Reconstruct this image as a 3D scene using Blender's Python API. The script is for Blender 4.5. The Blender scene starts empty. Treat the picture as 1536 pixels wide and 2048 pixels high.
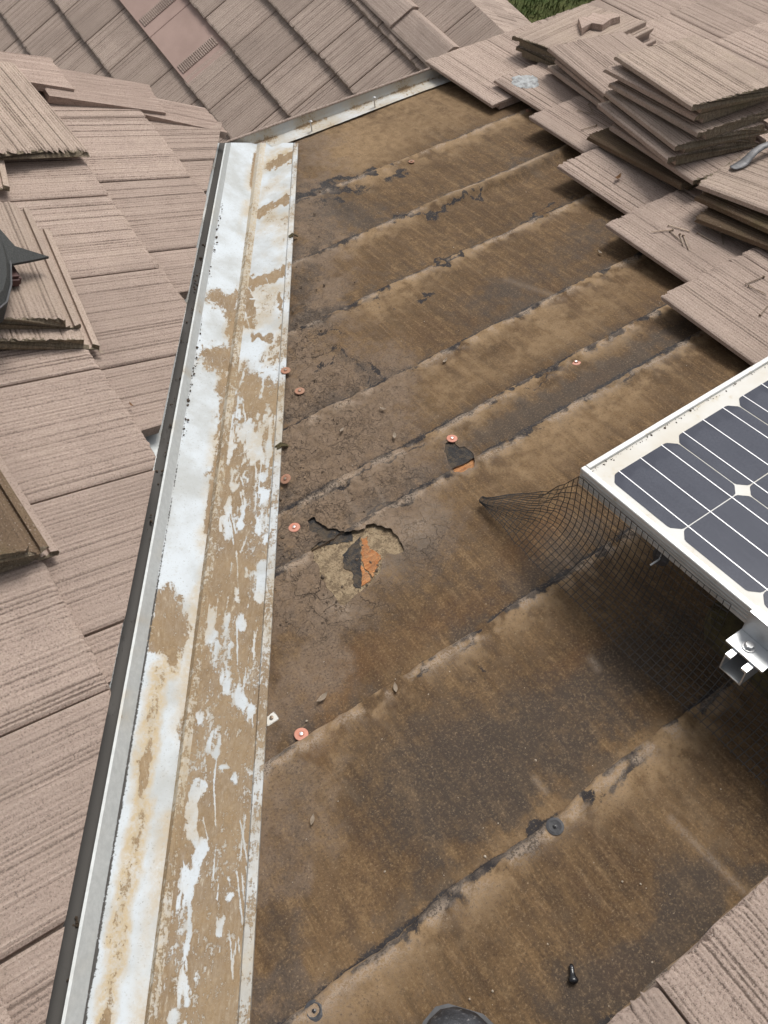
import bpy, bmesh, math, random
import numpy as np
from mathutils import Matrix, Vector

random.seed(7)
S = bpy.context.scene
col = S.collection
rad = math.radians

# ------------------------------------------------------------------ camera
CAM = np.array([0.23175812, -0.02256584, 1.38926164])
WR = np.array([[0.82500887, -0.55772192, 0.0911407],      # camera right, down, forward in world axes
               [-0.46438593, -0.76097811, -0.45305411],
               [0.32203428, 0.3314492, -0.8868119]])
FPX, CX, CY = 1657.0, 768.0, 1024.0                        # photograph is 1536 x 2048
cam_data = bpy.data.cameras.new('camera')
cam = bpy.data.objects.new('camera', cam_data)
col.objects.link(cam)
cam.matrix_world = Matrix(((WR[0][0], -WR[1][0], -WR[2][0], CAM[0]),
                           (WR[0][1], -WR[1][1], -WR[2][1], CAM[1]),
                           (WR[0][2], -WR[1][2], -WR[2][2], CAM[2]),
                           (0, 0, 0, 1)))
cam_data.sensor_fit = 'VERTICAL'
cam_data.sensor_height = 36.0
cam_data.lens = FPX / 2048 * 36.0
cam_data.clip_start = 0.01
cam_data.clip_end = 1000
S.camera = cam

# ------------------------------------------------------------------ sky and sun (overcast)
SUN_EL, SUN_AZ = rad(55), rad(52)          # azimuth measured from +Y towards +X
w = bpy.data.worlds.new('World')
S.world = w
w.use_nodes = True
wn = w.node_tree.nodes
wl = w.node_tree.links
bg = wn['Background']
sky = wn.new('ShaderNodeTexSky')
sky.sky_type = 'NISHITA'
sky.sun_disc = False
sky.sun_elevation = SUN_EL
sky.sun_rotation = SUN_AZ
sky.air_density = 1.0
sky.dust_density = 4.0
hsv = wn.new('ShaderNodeHueSaturation')
hsv.inputs['Saturation'].default_value = 0.22
wl.new(sky.outputs[0], hsv.inputs['Color'])
wl.new(hsv.outputs[0], bg.inputs[0])
bg.inputs[1].default_value = 0.115
sd = bpy.data.lights.new('sun', 'SUN')
sd.energy = 2.0
sd.angle = rad(22)
sd.color = (1.0, 0.96, 0.9)
sun = bpy.data.objects.new('sun', sd)
col.objects.link(sun)
sun.location = (3, 4, 8)
sdir = Vector((math.sin(SUN_AZ) * math.cos(SUN_EL), math.cos(SUN_AZ) * math.cos(SUN_EL), math.sin(SUN_EL)))
sun.rotation_euler = sdir.to_track_quat('Z', 'Y').to_euler()
S.view_settings.view_transform = 'Standard'
S.view_settings.look = 'None'
S.view_settings.gamma = 1.0
S.view_settings.use_curve_mapping = False
S.view_settings.exposure = 0.18

# ------------------------------------------------------------------ frames: X runs along the stripped slope, Y down it
PR, PL, PF = rad(16.228), rad(24.074), rad(30.0)
sR, cR, sL, cL, sF, cF = math.sin(PR), math.cos(PR), math.sin(PL), math.cos(PL), math.sin(PF), math.cos(PF)
MR = Matrix(((1, 0, 0, 0), (0, cR, sR, 0), (0, -sR, cR, 0), (0, 0, 0, 1)))       # a, b(down slope), c(normal)
ML = Matrix(((0, cL, sL, 0), (-1, 0, 0, 0), (0, -sL, cL, 0), (0, 0, 0, 1)))
nR = np.array([0, sR, cR]); nL = np.array([sL, 0, cL])


def hit(px, n, off=0.0):
    d = WR.T @ np.array([(px[0] - CX) / FPX, (px[1] - CY) / FPX, 1.0])
    return CAM + d * ((off - n @ CAM) / (n @ d))


def proj(P):
    q = (np.asarray(P, float) - CAM) @ WR.T
    return np.stack([q[..., 0] / q[..., 2] * FPX + CX, q[..., 1] / q[..., 2] * FPX + CY], -1)


def Rp(px, c=0.0):                       # photograph pixel -> stripped-slope coordinates at height c above it
    P = hit(px, nR, c)
    return (P[0], P[1] * cR - P[2] * sR, c)


def Lp(px, c=0.0):
    P = hit(px, nL, c)
    return (-P[1], P[0] * cL - P[2] * sL, c)


RW = lambda a, b, c=0.0: MR @ Vector((a, b, c))
LW = lambda a, b, c=0.0: ML @ Vector((a, b, c))
E0 = hit((530, 290), nR)
nF = np.array([-sF, 0, cF]); OFF_F = nF @ (E0 - np.array([0, 0, 1.35]))
# far slope frame: a along +Y, b down slope (-X), c normal ; origin at X=0
FO = Vector((0, 0, OFF_F / cF))
MF = Matrix(((0, -cF, -sF, 0), (1, 0, 0, 0), (0, -sF, cF, FO.z), (0, 0, 0, 1)))


# ------------------------------------------------------------------ numpy noise
def _h(i, j, s):
    n = (i.astype(np.int64) * 374761393 + j.astype(np.int64) * 668265263 + s * 1442695041) & 0x7fffffff
    n = ((n ^ (n >> 13)) * 1274126177) & 0x7fffffff
    return ((n ^ (n >> 16)) & 0xffff) / 65535.0


def vnoise(x, y, s=0):
    i = np.floor(x); j = np.floor(y); fx = x - i; fy = y - j
    fx = fx * fx * (3 - 2 * fx); fy = fy * fy * (3 - 2 * fy)
    a = _h(i, j, s); b = _h(i + 1, j, s); c = _h(i, j + 1, s); d = _h(i + 1, j + 1, s)
    return (a * (1 - fx) + b * fx) * (1 - fy) + (c * (1 - fx) + d * fx) * fy


def fbm(x, y, sc, o=4, s=0):
    t = 0; amp = 0.5; tot = 0
    for k in range(o):
        t = t + amp * vnoise(x * sc + 17.3 * k, y * sc - 9.1 * k, s + k * 7); tot += amp; amp *= 0.5; sc *= 2.03
    return t / tot


def sm(x, a, b):
    t = np.clip((x - a) / (b - a), 0, 1)
    return t * t * (3 - 2 * t)


def stroke(P, pts, wd, soft=4.0):
    d = np.full(P.shape[:-1], 1e9)
    pts = [np.array(p, float) for p in pts]
    if len(pts) == 1: pts = pts * 2
    for a, b in zip(pts[:-1], pts[1:]):
        ab = b - a; L = max(ab @ ab, 1e-9)
        t = np.clip(((P - a) @ ab) / L, 0, 1)
        d = np.minimum(d, np.linalg.norm(P - (a + t[..., None] * ab), axis=-1))
    return np.clip((wd / 2 - d) / soft + 0.5, 0, 1)


def inpoly(P, poly):
    x, y = P[..., 0], P[..., 1]; r = np.zeros(x.shape, bool); n = len(poly)
    for i in range(n):
        x0, y0 = poly[i]; x1, y1 = poly[(i + 1) % n]
        c = ((y0 > y) != (y1 > y)) & (x < (x1 - x0) * (y - y0) / (y1 - y0 + 1e-12) + x0)
        r ^= c
    return r


def blob(P, x, y, rx, ry, ang=0.0):
    c, s = math.cos(rad(ang)), math.sin(rad(ang))
    dx, dy = P[..., 0] - x, P[..., 1] - y
    u, v = (dx * c + dy * s) / rx, (-dx * s + dy * c) / ry
    return np.exp(-(u * u + v * v))


# ------------------------------------------------------------------ object helpers
def obj(name, me, mat=None, parent=None, M=None):
    o = bpy.data.objects.new(name, me)
    col.objects.link(o)
    if mat is not None and me is not None and not me.materials:
        me.materials.append(mat)
    if parent is not None: o.parent = parent
    if M is not None: o.matrix_local = M if parent is not None else M
    return o


def tag(o, label=None, cat=None, group=None, kind=None):
    if label: o['label'] = label
    if cat: o['category'] = cat
    if group: o['group'] = group
    if kind: o['kind'] = kind
    return o


def thing(name, label, cat, M=None, group=None):
    o = bpy.data.objects.new(name, None)
    col.objects.link(o)
    o.empty_display_size = 0.05
    if M is not None: o.matrix_world = M
    return tag(o, label, cat, group)


def mesh(name, V, F, smooth=False):
    me = bpy.data.meshes.new(name)
    me.from_pydata([tuple(v) for v in V], [], F)
    me.update()
    if smooth: me.polygons.foreach_set('use_smooth', [True] * len(me.polygons))
    return me


def from_bm(name, bm, smooth=False):
    bmesh.ops.recalc_face_normals(bm, faces=bm.faces)
    me = bpy.data.meshes.new(name)
    bm.to_mesh(me); bm.free()
    if smooth: me.polygons.foreach_set('use_smooth', [True] * len(me.polygons))
    return me


def grid_mesh(name, P, cols=None, keep=None, smooth=True):
    n, m = P.shape[:2]
    me = bpy.data.meshes.new(name)
    idx = np.arange(n * m).reshape(n, m)
    q = np.stack([idx[:-1, :-1], idx[1:, :-1], idx[1:, 1:], idx[:-1, 1:]], -1).reshape(-1, 4)
    if keep is not None: q = q[keep.reshape(-1)]
    me.vertices.add(n * m)
    me.vertices.foreach_set('co', P.reshape(-1).astype(np.float32))
    me.loops.add(len(q) * 4)
    me.loops.foreach_set('vertex_index', q.reshape(-1).astype(np.int32))
    me.polygons.add(len(q))
    me.polygons.foreach_set('loop_start', np.arange(0, len(q) * 4, 4, dtype=np.int32))
    me.update(calc_edges=True)
    me.polygons.foreach_set('use_smooth', np.full(len(q), bool(smooth)))
    if cols:
        for k, c in cols.items():
            at = me.attributes.new(k, 'FLOAT_COLOR', 'POINT')
            at.data.foreach_set('color', c.reshape(-1).astype(np.float32))
    return me


def bm_box(bm, x0, x1, y0, y1, z0, z1, M=None):
    vs = [bm.verts.new((x, y, z)) for z in (z0, z1) for y in (y0, y1) for x in (x0, x1)]
    for f in ((0, 2, 3, 1), (4, 5, 7, 6), (0, 1, 5, 4), (2, 6, 7, 3), (0, 4, 6, 2), (1, 3, 7, 5)):
        bm.faces.new([vs[i] for i in f])
    if M is not None:
        for v in vs: v.co = M @ v.co
    return vs


def box(name, dims, mat, parent=None, bevel=0.0, M=None):
    bm = bmesh.new(); bm_box(bm, *dims)
    if bevel:
        bmesh.ops.bevel(bm, geom=bm.edges[:], offset=bevel, segments=2, affect='EDGES', profile=0.5)
    return obj(name, from_bm(name, bm), mat, parent, M)


def bm_tube(bm, pts, r, n=6, cap=True):
    pts = [Vector(p) for p in pts]; rings = []
    rr = r if isinstance(r, (list, tuple)) else [r] * len(pts)
    up = Vector((0.13, 0.27, 0.95))
    for i, p in enumerate(pts):
        t = (pts[min(i + 1, len(pts) - 1)] - pts[max(i - 1, 0)]).normalized()
        x = t.cross(up)
        if x.length < 1e-3: x = t.cross(Vector((1, 0, 0)))
        x.normalize(); y = t.cross(x)
        rings.append([bm.verts.new(p + (x * math.cos(k * 6.2832 / n) + y * math.sin(k * 6.2832 / n)) * rr[i]) for k in range(n)])
    for a, b in zip(rings[:-1], rings[1:]):
        for k in range(n):
            bm.faces.new((a[k], a[(k + 1) % n], b[(k + 1) % n], b[k]))
    if cap:
        bm.faces.new(rings[0][::-1]); bm.faces.new(rings[-1])


def bm_lathe(bm, prof, n=20, M=None):
    rings = []
    for r, z in prof:
        rings.append([bm.verts.new((r * math.cos(k * 6.28319 / n), r * math.sin(k * 6.28319 / n), z)) for k in range(n)])
    for a, b in zip(rings[:-1], rings[1:]):
        for k in range(n):
            bm.faces.new((a[k], a[(k + 1) % n], b[(k + 1) % n], b[k]))
    bm.faces.new(rings[-1]); bm.faces.new(rings[0][::-1])
    if M is not None:
        for ring in rings:
            for v in ring: v.co = M @ v.co


def bm_prism(bm, poly, z0, z1, rag=0.0):
    lo = [bm.verts.new((p[0], p[1], z0)) for p in poly]
    hi = [bm.verts.new((p[0] + random.uniform(-rag, rag), p[1] + random.uniform(-rag, rag), z1)) for p in poly]
    n = len(poly)
    bm.faces.new(hi); bm.faces.new(lo[::-1])
    for k in range(n): bm.faces.new((lo[k], lo[(k + 1) % n], hi[(k + 1) % n], hi[k]))


# ------------------------------------------------------------------ materials
class NT:
    def __init__(s, name):
        s.m = bpy.data.materials.new(name); s.m.use_nodes = True
        s.t = s.m.node_tree; s.b = s.t.nodes['Principled BSDF']

    def n(s, t, **kw):
        nd = s.t.nodes.new(t)
        for k, v in kw.items(): setattr(nd, k, v)
        return nd

    def set(s, sock, v):
        if hasattr(v, 'is_output') or isinstance(v, bpy.types.NodeSocket): s.t.links.new(v, sock)
        elif isinstance(v, (tuple, list)) and len(v) == 3 and sock.type == 'RGBA': sock.default_value = (*v, 1)
        else: sock.default_value = v

    def coord(s, kind='Object', scale=(1, 1, 1), rnd=True):
        tc = s.n('ShaderNodeTexCoord'); mp = s.n('ShaderNodeMapping')
        s.t.links.new(tc.outputs[kind], mp.inputs['Vector'])
        mp.inputs['Scale'].default_value = scale
        if rnd:
            oi = s.n('ShaderNodeObjectInfo')
            mul = s.n('ShaderNodeVectorMath', operation='SCALE')
            cb = s.n('ShaderNodeCombineXYZ')
            for k in range(3): s.t.links.new(oi.outputs['Random'], cb.inputs[k])
            s.t.links.new(cb.outputs[0], mul.inputs[0]); mul.inputs['Scale'].default_value = 83.0
            s.t.links.new(mul.outputs[0], mp.inputs['Location'])
        return mp.outputs[0]

    def noise(s, vec, sc, det=4, rough=0.55, dist=0.0):
        nd = s.n('ShaderNodeTexNoise')
        s.set(nd.inputs['Vector'], vec); nd.inputs['Scale'].default_value = sc
        nd.inputs['Detail'].default_value = det; nd.inputs['Roughness'].default_value = rough
        nd.inputs['Distortion'].default_value = dist
        return nd.outputs['Fac']

    def ramp(s, f, a, b, lo=0.0, hi=1.0):
        nd = s.n('ShaderNodeMapRange', interpolation_type='SMOOTHSTEP')
        s.set(nd.inputs['Value'], f)
        for k, v in (('From Min', a), ('From Max', b), ('To Min', lo), ('To Max', hi)): s.set(nd.inputs[k], v)
        return nd.outputs[0]

    def mix(s, f, a, b, mode='MIX'):
        nd = s.n('ShaderNodeMix', data_type='RGBA', blend_type=mode)
        s.set(nd.inputs['Factor'], f); s.set(nd.inputs[6], a); s.set(nd.inputs[7], b)
        return nd.outputs[2]

    def math(s, op, a, b=0.0):
        nd = s.n('ShaderNodeMath', operation=op)
        s.set(nd.inputs[0], a); s.set(nd.inputs[1], b)
        return nd.outputs[0]

    def bump(s, h, st, dist=0.002, nrm=None):
        nd = s.n('ShaderNodeBump')
        s.set(nd.inputs['Height'], h); nd.inputs['Strength'].default_value = st; nd.inputs['Distance'].default_value = dist
        if nrm is not None: s.set(nd.inputs['Normal'], nrm)
        return nd.outputs[0]

    def attr(s, name):
        nd = s.n('ShaderNodeAttribute', attribute_name=name)
        sp = s.n('ShaderNodeSeparateColor')
        s.t.links.new(nd.outputs['Color'], sp.inputs[0])
        return sp.outputs[0], sp.outputs[1], sp.outputs[2], nd.outputs['Alpha']

    def rand(s):
        return s.n('ShaderNodeObjectInfo').outputs['Random']

    def done(s, color, rough=0.8, metal=0.0, nrm=None, spec=0.5):
        s.set(s.b.inputs['Base Color'], color); s.set(s.b.inputs['Roughness'], rough)
        s.set(s.b.inputs['Metallic'], metal); s.b.inputs['Specular IOR Level'].default_value = spec
        if nrm is not None: s.set(s.b.inputs['Normal'], nrm)
        return s.m


def tile_material(name, light, mid, dark, moss=(0.2, 0.17, 0.09), moss_amt=0.25, use_rib=True):
    t = NT(name)
    v = t.coord('Object', (1, 1, 1))
    vs = t.coord('Object', (1.0, 0.10, 0.3))
    st = t.noise(vs, 240, 5, 0.75)
    gr = t.noise(v, 280, 5, 0.8)
    pit = t.noise(v, 300, 4, 0.8)
    bl = t.noise(v, 9, 5, 0.65)
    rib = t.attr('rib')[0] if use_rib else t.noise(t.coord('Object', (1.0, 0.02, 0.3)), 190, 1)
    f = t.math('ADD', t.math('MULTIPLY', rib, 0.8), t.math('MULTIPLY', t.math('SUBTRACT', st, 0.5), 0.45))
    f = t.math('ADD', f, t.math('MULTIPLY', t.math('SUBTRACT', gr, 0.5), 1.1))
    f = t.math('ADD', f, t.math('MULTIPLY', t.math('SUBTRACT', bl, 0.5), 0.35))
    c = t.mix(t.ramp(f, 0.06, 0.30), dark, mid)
    c = t.mix(t.ramp(f, 0.32, 0.66), c, light)
    c = t.mix(t.ramp(pit, 0.55, 0.63, 0, 0.75), c, tuple(x * 0.45 for x in dark))
    c = t.mix(t.ramp(t.noise(v, 330, 2, 0.6), 0.63, 0.72, 0, 0.8), c, (0.60, 0.52, 0.45))
    c = t.mix(t.ramp(bl, 0.48, 0.72, 0, moss_amt), c, moss)
    c = t.mix(t.ramp(t.noise(v, 3.5, 3), 0.45, 0.7, 0, 0.4), c, tuple(x * 0.6 for x in mid))
    c = t.mix(t.ramp(t.rand(), 0, 1, 0, 0.42), c, tuple(x * 0.64 for x in mid))
    n2 = t.bump(gr, 1.0, 0.003, t.bump(st, 0.4, 0.003))
    return t.done(c, 0.95, nrm=n2, spec=0.2)


M_TILE = tile_material('pink_grey_concrete', (0.63, 0.503, 0.430), (0.47, 0.366, 0.308), (0.165, 0.122, 0.100), (0.22, 0.17, 0.12), 0.2)
M_TRIM = tile_material('trim_concrete', (0.60, 0.47, 0.40), (0.46, 0.35, 0.295), (0.21, 0.155, 0.13), (0.22, 0.17, 0.12), 0.2, use_rib=False)
M_TILE_FAR = tile_material('grey_brown_concrete', (0.62, 0.50, 0.43), (0.45, 0.355, 0.30), (0.165, 0.125, 0.104), (0.21, 0.17, 0.12), 0.15)
M_CAP = tile_material('ridge_concrete', (0.58, 0.47, 0.405), (0.42, 0.33, 0.28), (0.19, 0.145, 0.122), (0.21, 0.17, 0.12), 0.15, use_rib=False)
M_TILE_OLD = tile_material('weathered_concrete', (0.68, 0.55, 0.465), (0.49, 0.385, 0.318), (0.16, 0.12, 0.094), (0.34, 0.275, 0.19), 0.3)
M_TILE_MOSS = tile_material('mossy_concrete', (0.28, 0.20, 0.135), (0.18, 0.125, 0.082), (0.075, 0.052, 0.035), (0.13, 0.11, 0.047), 0.6)
M_TILE_END = tile_material('mossy_broken_concrete', (0.34, 0.28, 0.20), (0.225, 0.182, 0.13), (0.085, 0.067, 0.048), (0.16, 0.14, 0.075), 0.5, use_rib=False)


def smooth_concrete():
    t = NT('smooth_pink_concrete'); v = t.coord()
    c = t.mix(t.ramp(t.noise(v, 6, 4), 0.3, 0.7), (0.42, 0.30, 0.26), (0.36, 0.255, 0.22))
    c = t.mix(t.ramp(t.noise(v, 350, 2), 0.62, 0.75, 0, 0.5), c, (0.2, 0.14, 0.12))
    return t.done(c, 0.85, nrm=t.bump(t.noise(v, 200, 3), 0.25, 0.002), spec=0.3)


M_SMOOTH = smooth_concrete()


def felt_material():
    t = NT('weathered_felt')
    v = t.coord('Object', rnd=False)
    dust, dark, mud, crk = t.attr('mask')
    rust, black, pale, _ = t.attr('mask2')
    n1 = t.noise(v, 5, 5, 0.6); n2 = t.noise(v, 38, 5, 0.7); gr = t.noise(v, 230, 5, 0.78)
    vs = t.coord('Object', (1, 0.12, 1), rnd=False)
    stk = t.noise(vs, 30, 4, 0.6)
    nb = t.math('ADD', t.math('MULTIPLY', t.math('SUBTRACT', n2, 0.5), 0.9), t.math('MULTIPLY', t.math('SUBTRACT', gr, 0.5), 0.8))
    brk = lambda m_, lo=0.12, hi=0.85: t.math('MULTIPLY', t.ramp(t.math('ADD', m_, nb), lo, hi), t.ramp(m_, 0.0, 0.12))
    dust = brk(dust); dark = brk(dark, 0.10, 1.1); mud = brk(mud); black = brk(black, 0.25, 0.6); rust = brk(rust)
    vf = t.coord('Object', (1, 0.07, 1), rnd=False)
    fine = t.noise(vf, 85, 4, 0.7)
    c = t.mix(t.ramp(n1, 0.3, 0.7), (0.098, 0.057, 0.026), (0.158, 0.097, 0.047))
    c = t.mix(t.ramp(fine, 0.48, 0.64, 0, 0.55), c, (0.055, 0.035, 0.02))
    c = t.mix(t.ramp(fine, 0.47, 0.34, 0, 0.5), c, (0.25, 0.165, 0.09))
    c = t.mix(t.ramp(t.noise(vf, 22, 4, 0.6), 0.52, 0.34, 0, 0.35), c, (0.22, 0.145, 0.078))
    c = t.mix(t.ramp(n2, 0.42, 0.64, 0, 0.65), c, (0.080, 0.050, 0.028))
    c = t.mix(t.ramp(n2, 0.46, 0.30, 0, 0.4), c, (0.22, 0.145, 0.075))
    c = t.mix(t.ramp(stk, 0.45, 0.75, 0, 0.45), c, (0.075, 0.044, 0.026))
    c = t.mix(t.math('MULTIPLY', rust, 0.42), c, (0.16, 0.078, 0.030))
    c = t.mix(t.math('MULTIPLY', dust, t.ramp(n2, 0.25, 0.6, 0.45, 1.0)), c, (0.270, 0.180, 0.098))
    c = t.mix(t.math('MULTIPLY', mud, t.ramp(n2, 0.2, 0.6, 0.55, 1.0)), c, (0.185, 0.132, 0.092))
    c = t.mix(t.math('MULTIPLY', dark, 0.70), c, (0.034, 0.027, 0.023))
    c = t.mix(black, c, (0.026, 0.024, 0.026))
    c = t.mix(t.math('MULTIPLY', pale, t.ramp(gr, 0.4, 0.6)), c, (0.42, 0.33, 0.25))
    c = t.mix(t.ramp(gr, 0.50, 0.66, 0, 0.6), c, (0.042, 0.028, 0.018))
    c = t.mix(t.ramp(gr, 0.47, 0.34, 0, 0.42), c, (0.33, 0.235, 0.14))
    c = t.mix(t.math('MULTIPLY', t.ramp(t.noise(v, 320, 2, 0.6), 0.645, 0.74, 0, 0.6), t.ramp(n2, 0.35, 0.65)), c, (0.38, 0.29, 0.19))
    # cracks
    dv = t.n('ShaderNodeVectorMath', operation='ADD')
    wv = t.n('ShaderNodeTexNoise'); wv.inputs['Scale'].default_value = 34; wv.inputs['Detail'].default_value = 4
    t.set(wv.inputs['Vector'], v)
    sc = t.n('ShaderNodeVectorMath', operation='SCALE'); sc.inputs['Scale'].default_value = 0.075
    t.t.links.new(wv.outputs['Color'], sc.inputs[0])
    t.t.links.new(v, dv.inputs[0]); t.t.links.new(sc.outputs[0], dv.inputs[1])
    ck = []
    for s_, th in ((22, 0.028), (60, 0.045)):
        vo = t.n('ShaderNodeTexVoronoi', feature='DISTANCE_TO_EDGE')
        t.set(vo.inputs['Vector'], dv.outputs[0]); vo.inputs['Scale'].default_value = s_
        ck.append(t.ramp(vo.outputs['Distance'], 0.0, th, 1.0, 0.0))
    gate = t.ramp(t.noise(v, 8, 3), 0.42, 0.6)
    crack = t.math('MULTIPLY', t.math('MAXIMUM', t.math('MULTIPLY', ck[0], t.ramp(n2, 0.40, 0.56, 0.1, 1.0)), t.math('MULTIPLY', t.math('MULTIPLY', ck[1], gate), 0.8)), crk)
    c = t.mix(t.math('MULTIPLY', crack, 0.9), c, (0.03, 0.021, 0.015))
    h = t.math('SUBTRACT', t.math('ADD', t.math('MULTIPLY', gr, 0.5), t.math('MULTIPLY', n2, 0.6)), t.math('MULTIPLY', crack, 1.3))
    rough = t.ramp(dark, 0, 1, 0.88, 0.66)
    return t.done(c, rough, nrm=t.bump(h, 0.75, 0.004), spec=0.3)


M_FELT = felt_material()


def metal_material():
    t = NT('weathered_galvanised')
    v = t.coord('Object', rnd=False)
    mud, grime_shade, tan, bare = t.attr('mask')
    n1 = t.noise(v, 9, 4, 0.6); n2 = t.noise(v, 80, 5, 0.75); gr = t.noise(v, 240, 4, 0.75)
    vk0 = t.n('ShaderNodeMapping'); t.set(vk0.inputs['Vector'], v); vk0.inputs['Rotation'].default_value = (0, 0, rad(33))
    vk1 = t.n('ShaderNodeMapping'); t.set(vk1.inputs['Vector'], vk0.outputs[0]); vk1.inputs['Scale'].default_value = (1.0, 0.16, 1.0)
    sk = t.noise(vk1.outputs[0], 150, 5, 0.75)
    white = t.mix(t.ramp(n1, 0.35, 0.7), (0.56, 0.605, 0.64), (0.42, 0.435, 0.43))
    white = t.mix(t.ramp(n2, 0.54, 0.72, 0, 0.5), white, (0.42, 0.42, 0.39))
    white = t.mix(t.ramp(gr, 0.58, 0.68, 0, 0.6), white, (0.24, 0.23, 0.20))
    sheet = t.mix(t.ramp(n2, 0.3, 0.7), (0.46, 0.48, 0.48), (0.55, 0.57, 0.57))
    c = t.mix(bare, white, sheet)
    tn = t.math('MULTIPLY', tan, t.ramp(n2, 0.3, 0.6, 0.35, 1.0))
    c = t.mix(tn, c, (0.46, 0.37, 0.24))
    brown = t.mix(t.ramp(n1, 0.3, 0.7), (0.200, 0.130, 0.064), (0.275, 0.188, 0.100))
    brown = t.mix(t.ramp(gr, 0.5, 0.7, 0, 0.4), brown, (0.17, 0.115, 0.065))
    brown = t.mix(t.ramp(n2, 0.52, 0.72, 0, 0.55), brown, (0.36, 0.27, 0.165))
    brown = t.mix(t.ramp(t.noise(v, 3.5, 4, 0.6), 0.45, 0.7, 0, 0.5), brown, (0.20, 0.138, 0.082))
    brown = t.mix(t.ramp(sk, 0.60, 0.70, 0, 0.6), brown, (0.55, 0.49, 0.38))
    mm = t.math('ADD', mud, t.math('MULTIPLY', t.math('SUBTRACT', n2, 0.5), 1.0))
    mm = t.math('ADD', mm, t.math('MULTIPLY', t.math('SUBTRACT', sk, 0.5), 1.3))
    mm = t.math('ADD', mm, t.math('MULTIPLY', t.math('SUBTRACT', gr, 0.5), 0.75))
    mf = t.ramp(mm, 0.42, 0.54)
    film = t.ramp(t.math('ADD', mud, t.math('MULTIPLY', t.math('SUBTRACT', n1, 0.5), 0.5)), 0.10, 0.75, 0, 0.6)
    c = t.mix(film, c, t.mix(t.ramp(sk, 0.35, 0.65), (0.33, 0.25, 0.15), (0.46, 0.39, 0.28)))
    c = t.mix(t.math('MULTIPLY', mf, t.ramp(sk, 0.3, 0.7, 1.0, 0.78)), c, brown)
    gf = t.ramp(t.math('ADD', grime_shade, t.math('MULTIPLY', t.math('SUBTRACT', gr, 0.5), 1.3)), 0.55, 0.75)
    c = t.mix(gf, c, (0.056, 0.052, 0.048))  # one dark tone for grime specks and the shade painted on the hidden leaf
    met = t.math('MULTIPLY', bare, t.ramp(mf, 0, 1, 0.25, 0))
    h = t.math('ADD', t.math('MULTIPLY', gr, 0.3), t.math('MULTIPLY', mf, 0.8))
    return t.done(c, t.ramp(bare, 0, 1, 0.75, 0.6), met, t.bump(h, 0.5, 0.0015), 0.4)


M_METAL = metal_material()


def simple(name, c1, c2=None, sc=30, rough=0.6, metal=0.0, bump=0.2, bd=0.001, spec=0.5, rnd=True, dirt=None):
    t = NT(name); v = t.coord(rnd=rnd)
    n = t.noise(v, sc, 5, 0.6)
    c = t.mix(t.ramp(n, 0.35, 0.7), c1, c2 or tuple(x * 0.75 for x in c1))
    if dirt:
        c = t.mix(t.ramp(t.noise(v, sc * 4, 3, 0.7), 0.58, 0.72, 0, 0.7), c, dirt)
    return t.done(c, rough, metal, t.bump(t.noise(v, sc * 6, 3), bump, bd), spec)


M_ALU = simple('mill_aluminium', (0.66, 0.68, 0.69), (0.55, 0.57, 0.58), 25, 0.38, 0.75, 0.05)
M_FRAME = simple('anodised_frame', (0.62, 0.63, 0.62), (0.54, 0.54, 0.52), 14, 0.4, 0.3, 0.05, dirt=(0.45, 0.40, 0.30))
M_FRAME_SIDE = M_FRAME
M_BACK = simple('white_backsheet', (0.64, 0.64, 0.62), (0.54, 0.50, 0.42), 5, 0.5, 0, 0.05, dirt=(0.5, 0.43, 0.3))
M_STEEL = simple('dull_steel', (0.13, 0.13, 0.135), (0.24, 0.24, 0.245), 40, 0.6, 0.45, 0.3, dirt=(0.08, 0.055, 0.04))
M_NAIL = simple('rusty_nail_steel', (0.24, 0.18, 0.13), (0.36, 0.30, 0.24), 90, 0.5, 0.6, 0.2)
M_ZINC = simple('zinc_bolt', (0.62, 0.63, 0.63), (0.5, 0.5, 0.5), 60, 0.35, 0.9, 0.1)
M_WIRE = simple('black_pvc_wire', (0.016, 0.015, 0.015), (0.03, 0.026, 0.024), 40, 0.5, 0, 0.1)
M_BLACK = simple('black_bitumen', (0.028, 0.028, 0.031), (0.045, 0.045, 0.05), 30, 0.55, 0, 0.4, 0.002)
M_TAR = simple('shiny_tar', (0.008, 0.008, 0.009), (0.015, 0.015, 0.018), 30, 0.22, 0, 0.25, 0.002)
M_ORANGE = simple('orange_plastic', (0.54, 0.205, 0.135), (0.50, 0.25, 0.18), 60, 0.55, 0, 0.1, dirt=(0.35, 0.2, 0.13))
M_ORANGE_DUSTY = simple('dusty_orange_plastic', (0.40, 0.19, 0.12), (0.30, 0.18, 0.12), 80, 0.75, 0, 0.2, dirt=(0.24, 0.17, 0.12))
def layered(name, a, b, d, stretch, amt):
    t = NT(name); v = t.coord('Object', rnd=False); vs = t.coord('Object', stretch, rnd=False)
    g_ = t.noise(vs, 110, 5, 0.75); n_ = t.noise(v, 42, 5, 0.7); m_ = t.noise(v, 230, 4, 0.8)
    c = t.mix(t.ramp(g_, 0.35, 0.65), a, b)
    c = t.mix(t.ramp(t.math('ADD', n_, t.math('MULTIPLY', t.math('SUBTRACT', m_, 0.5), 0.6)), 0.44, 0.60, 0, amt), c, d)
    c = t.mix(t.ramp(m_, 0.55, 0.66, 0, 0.6), c, tuple(x * 0.4 for x in d))
    return t.done(c, 0.9, nrm=t.bump(t.math('ADD', g_, m_), 0.9, 0.003), spec=0.2)


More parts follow.
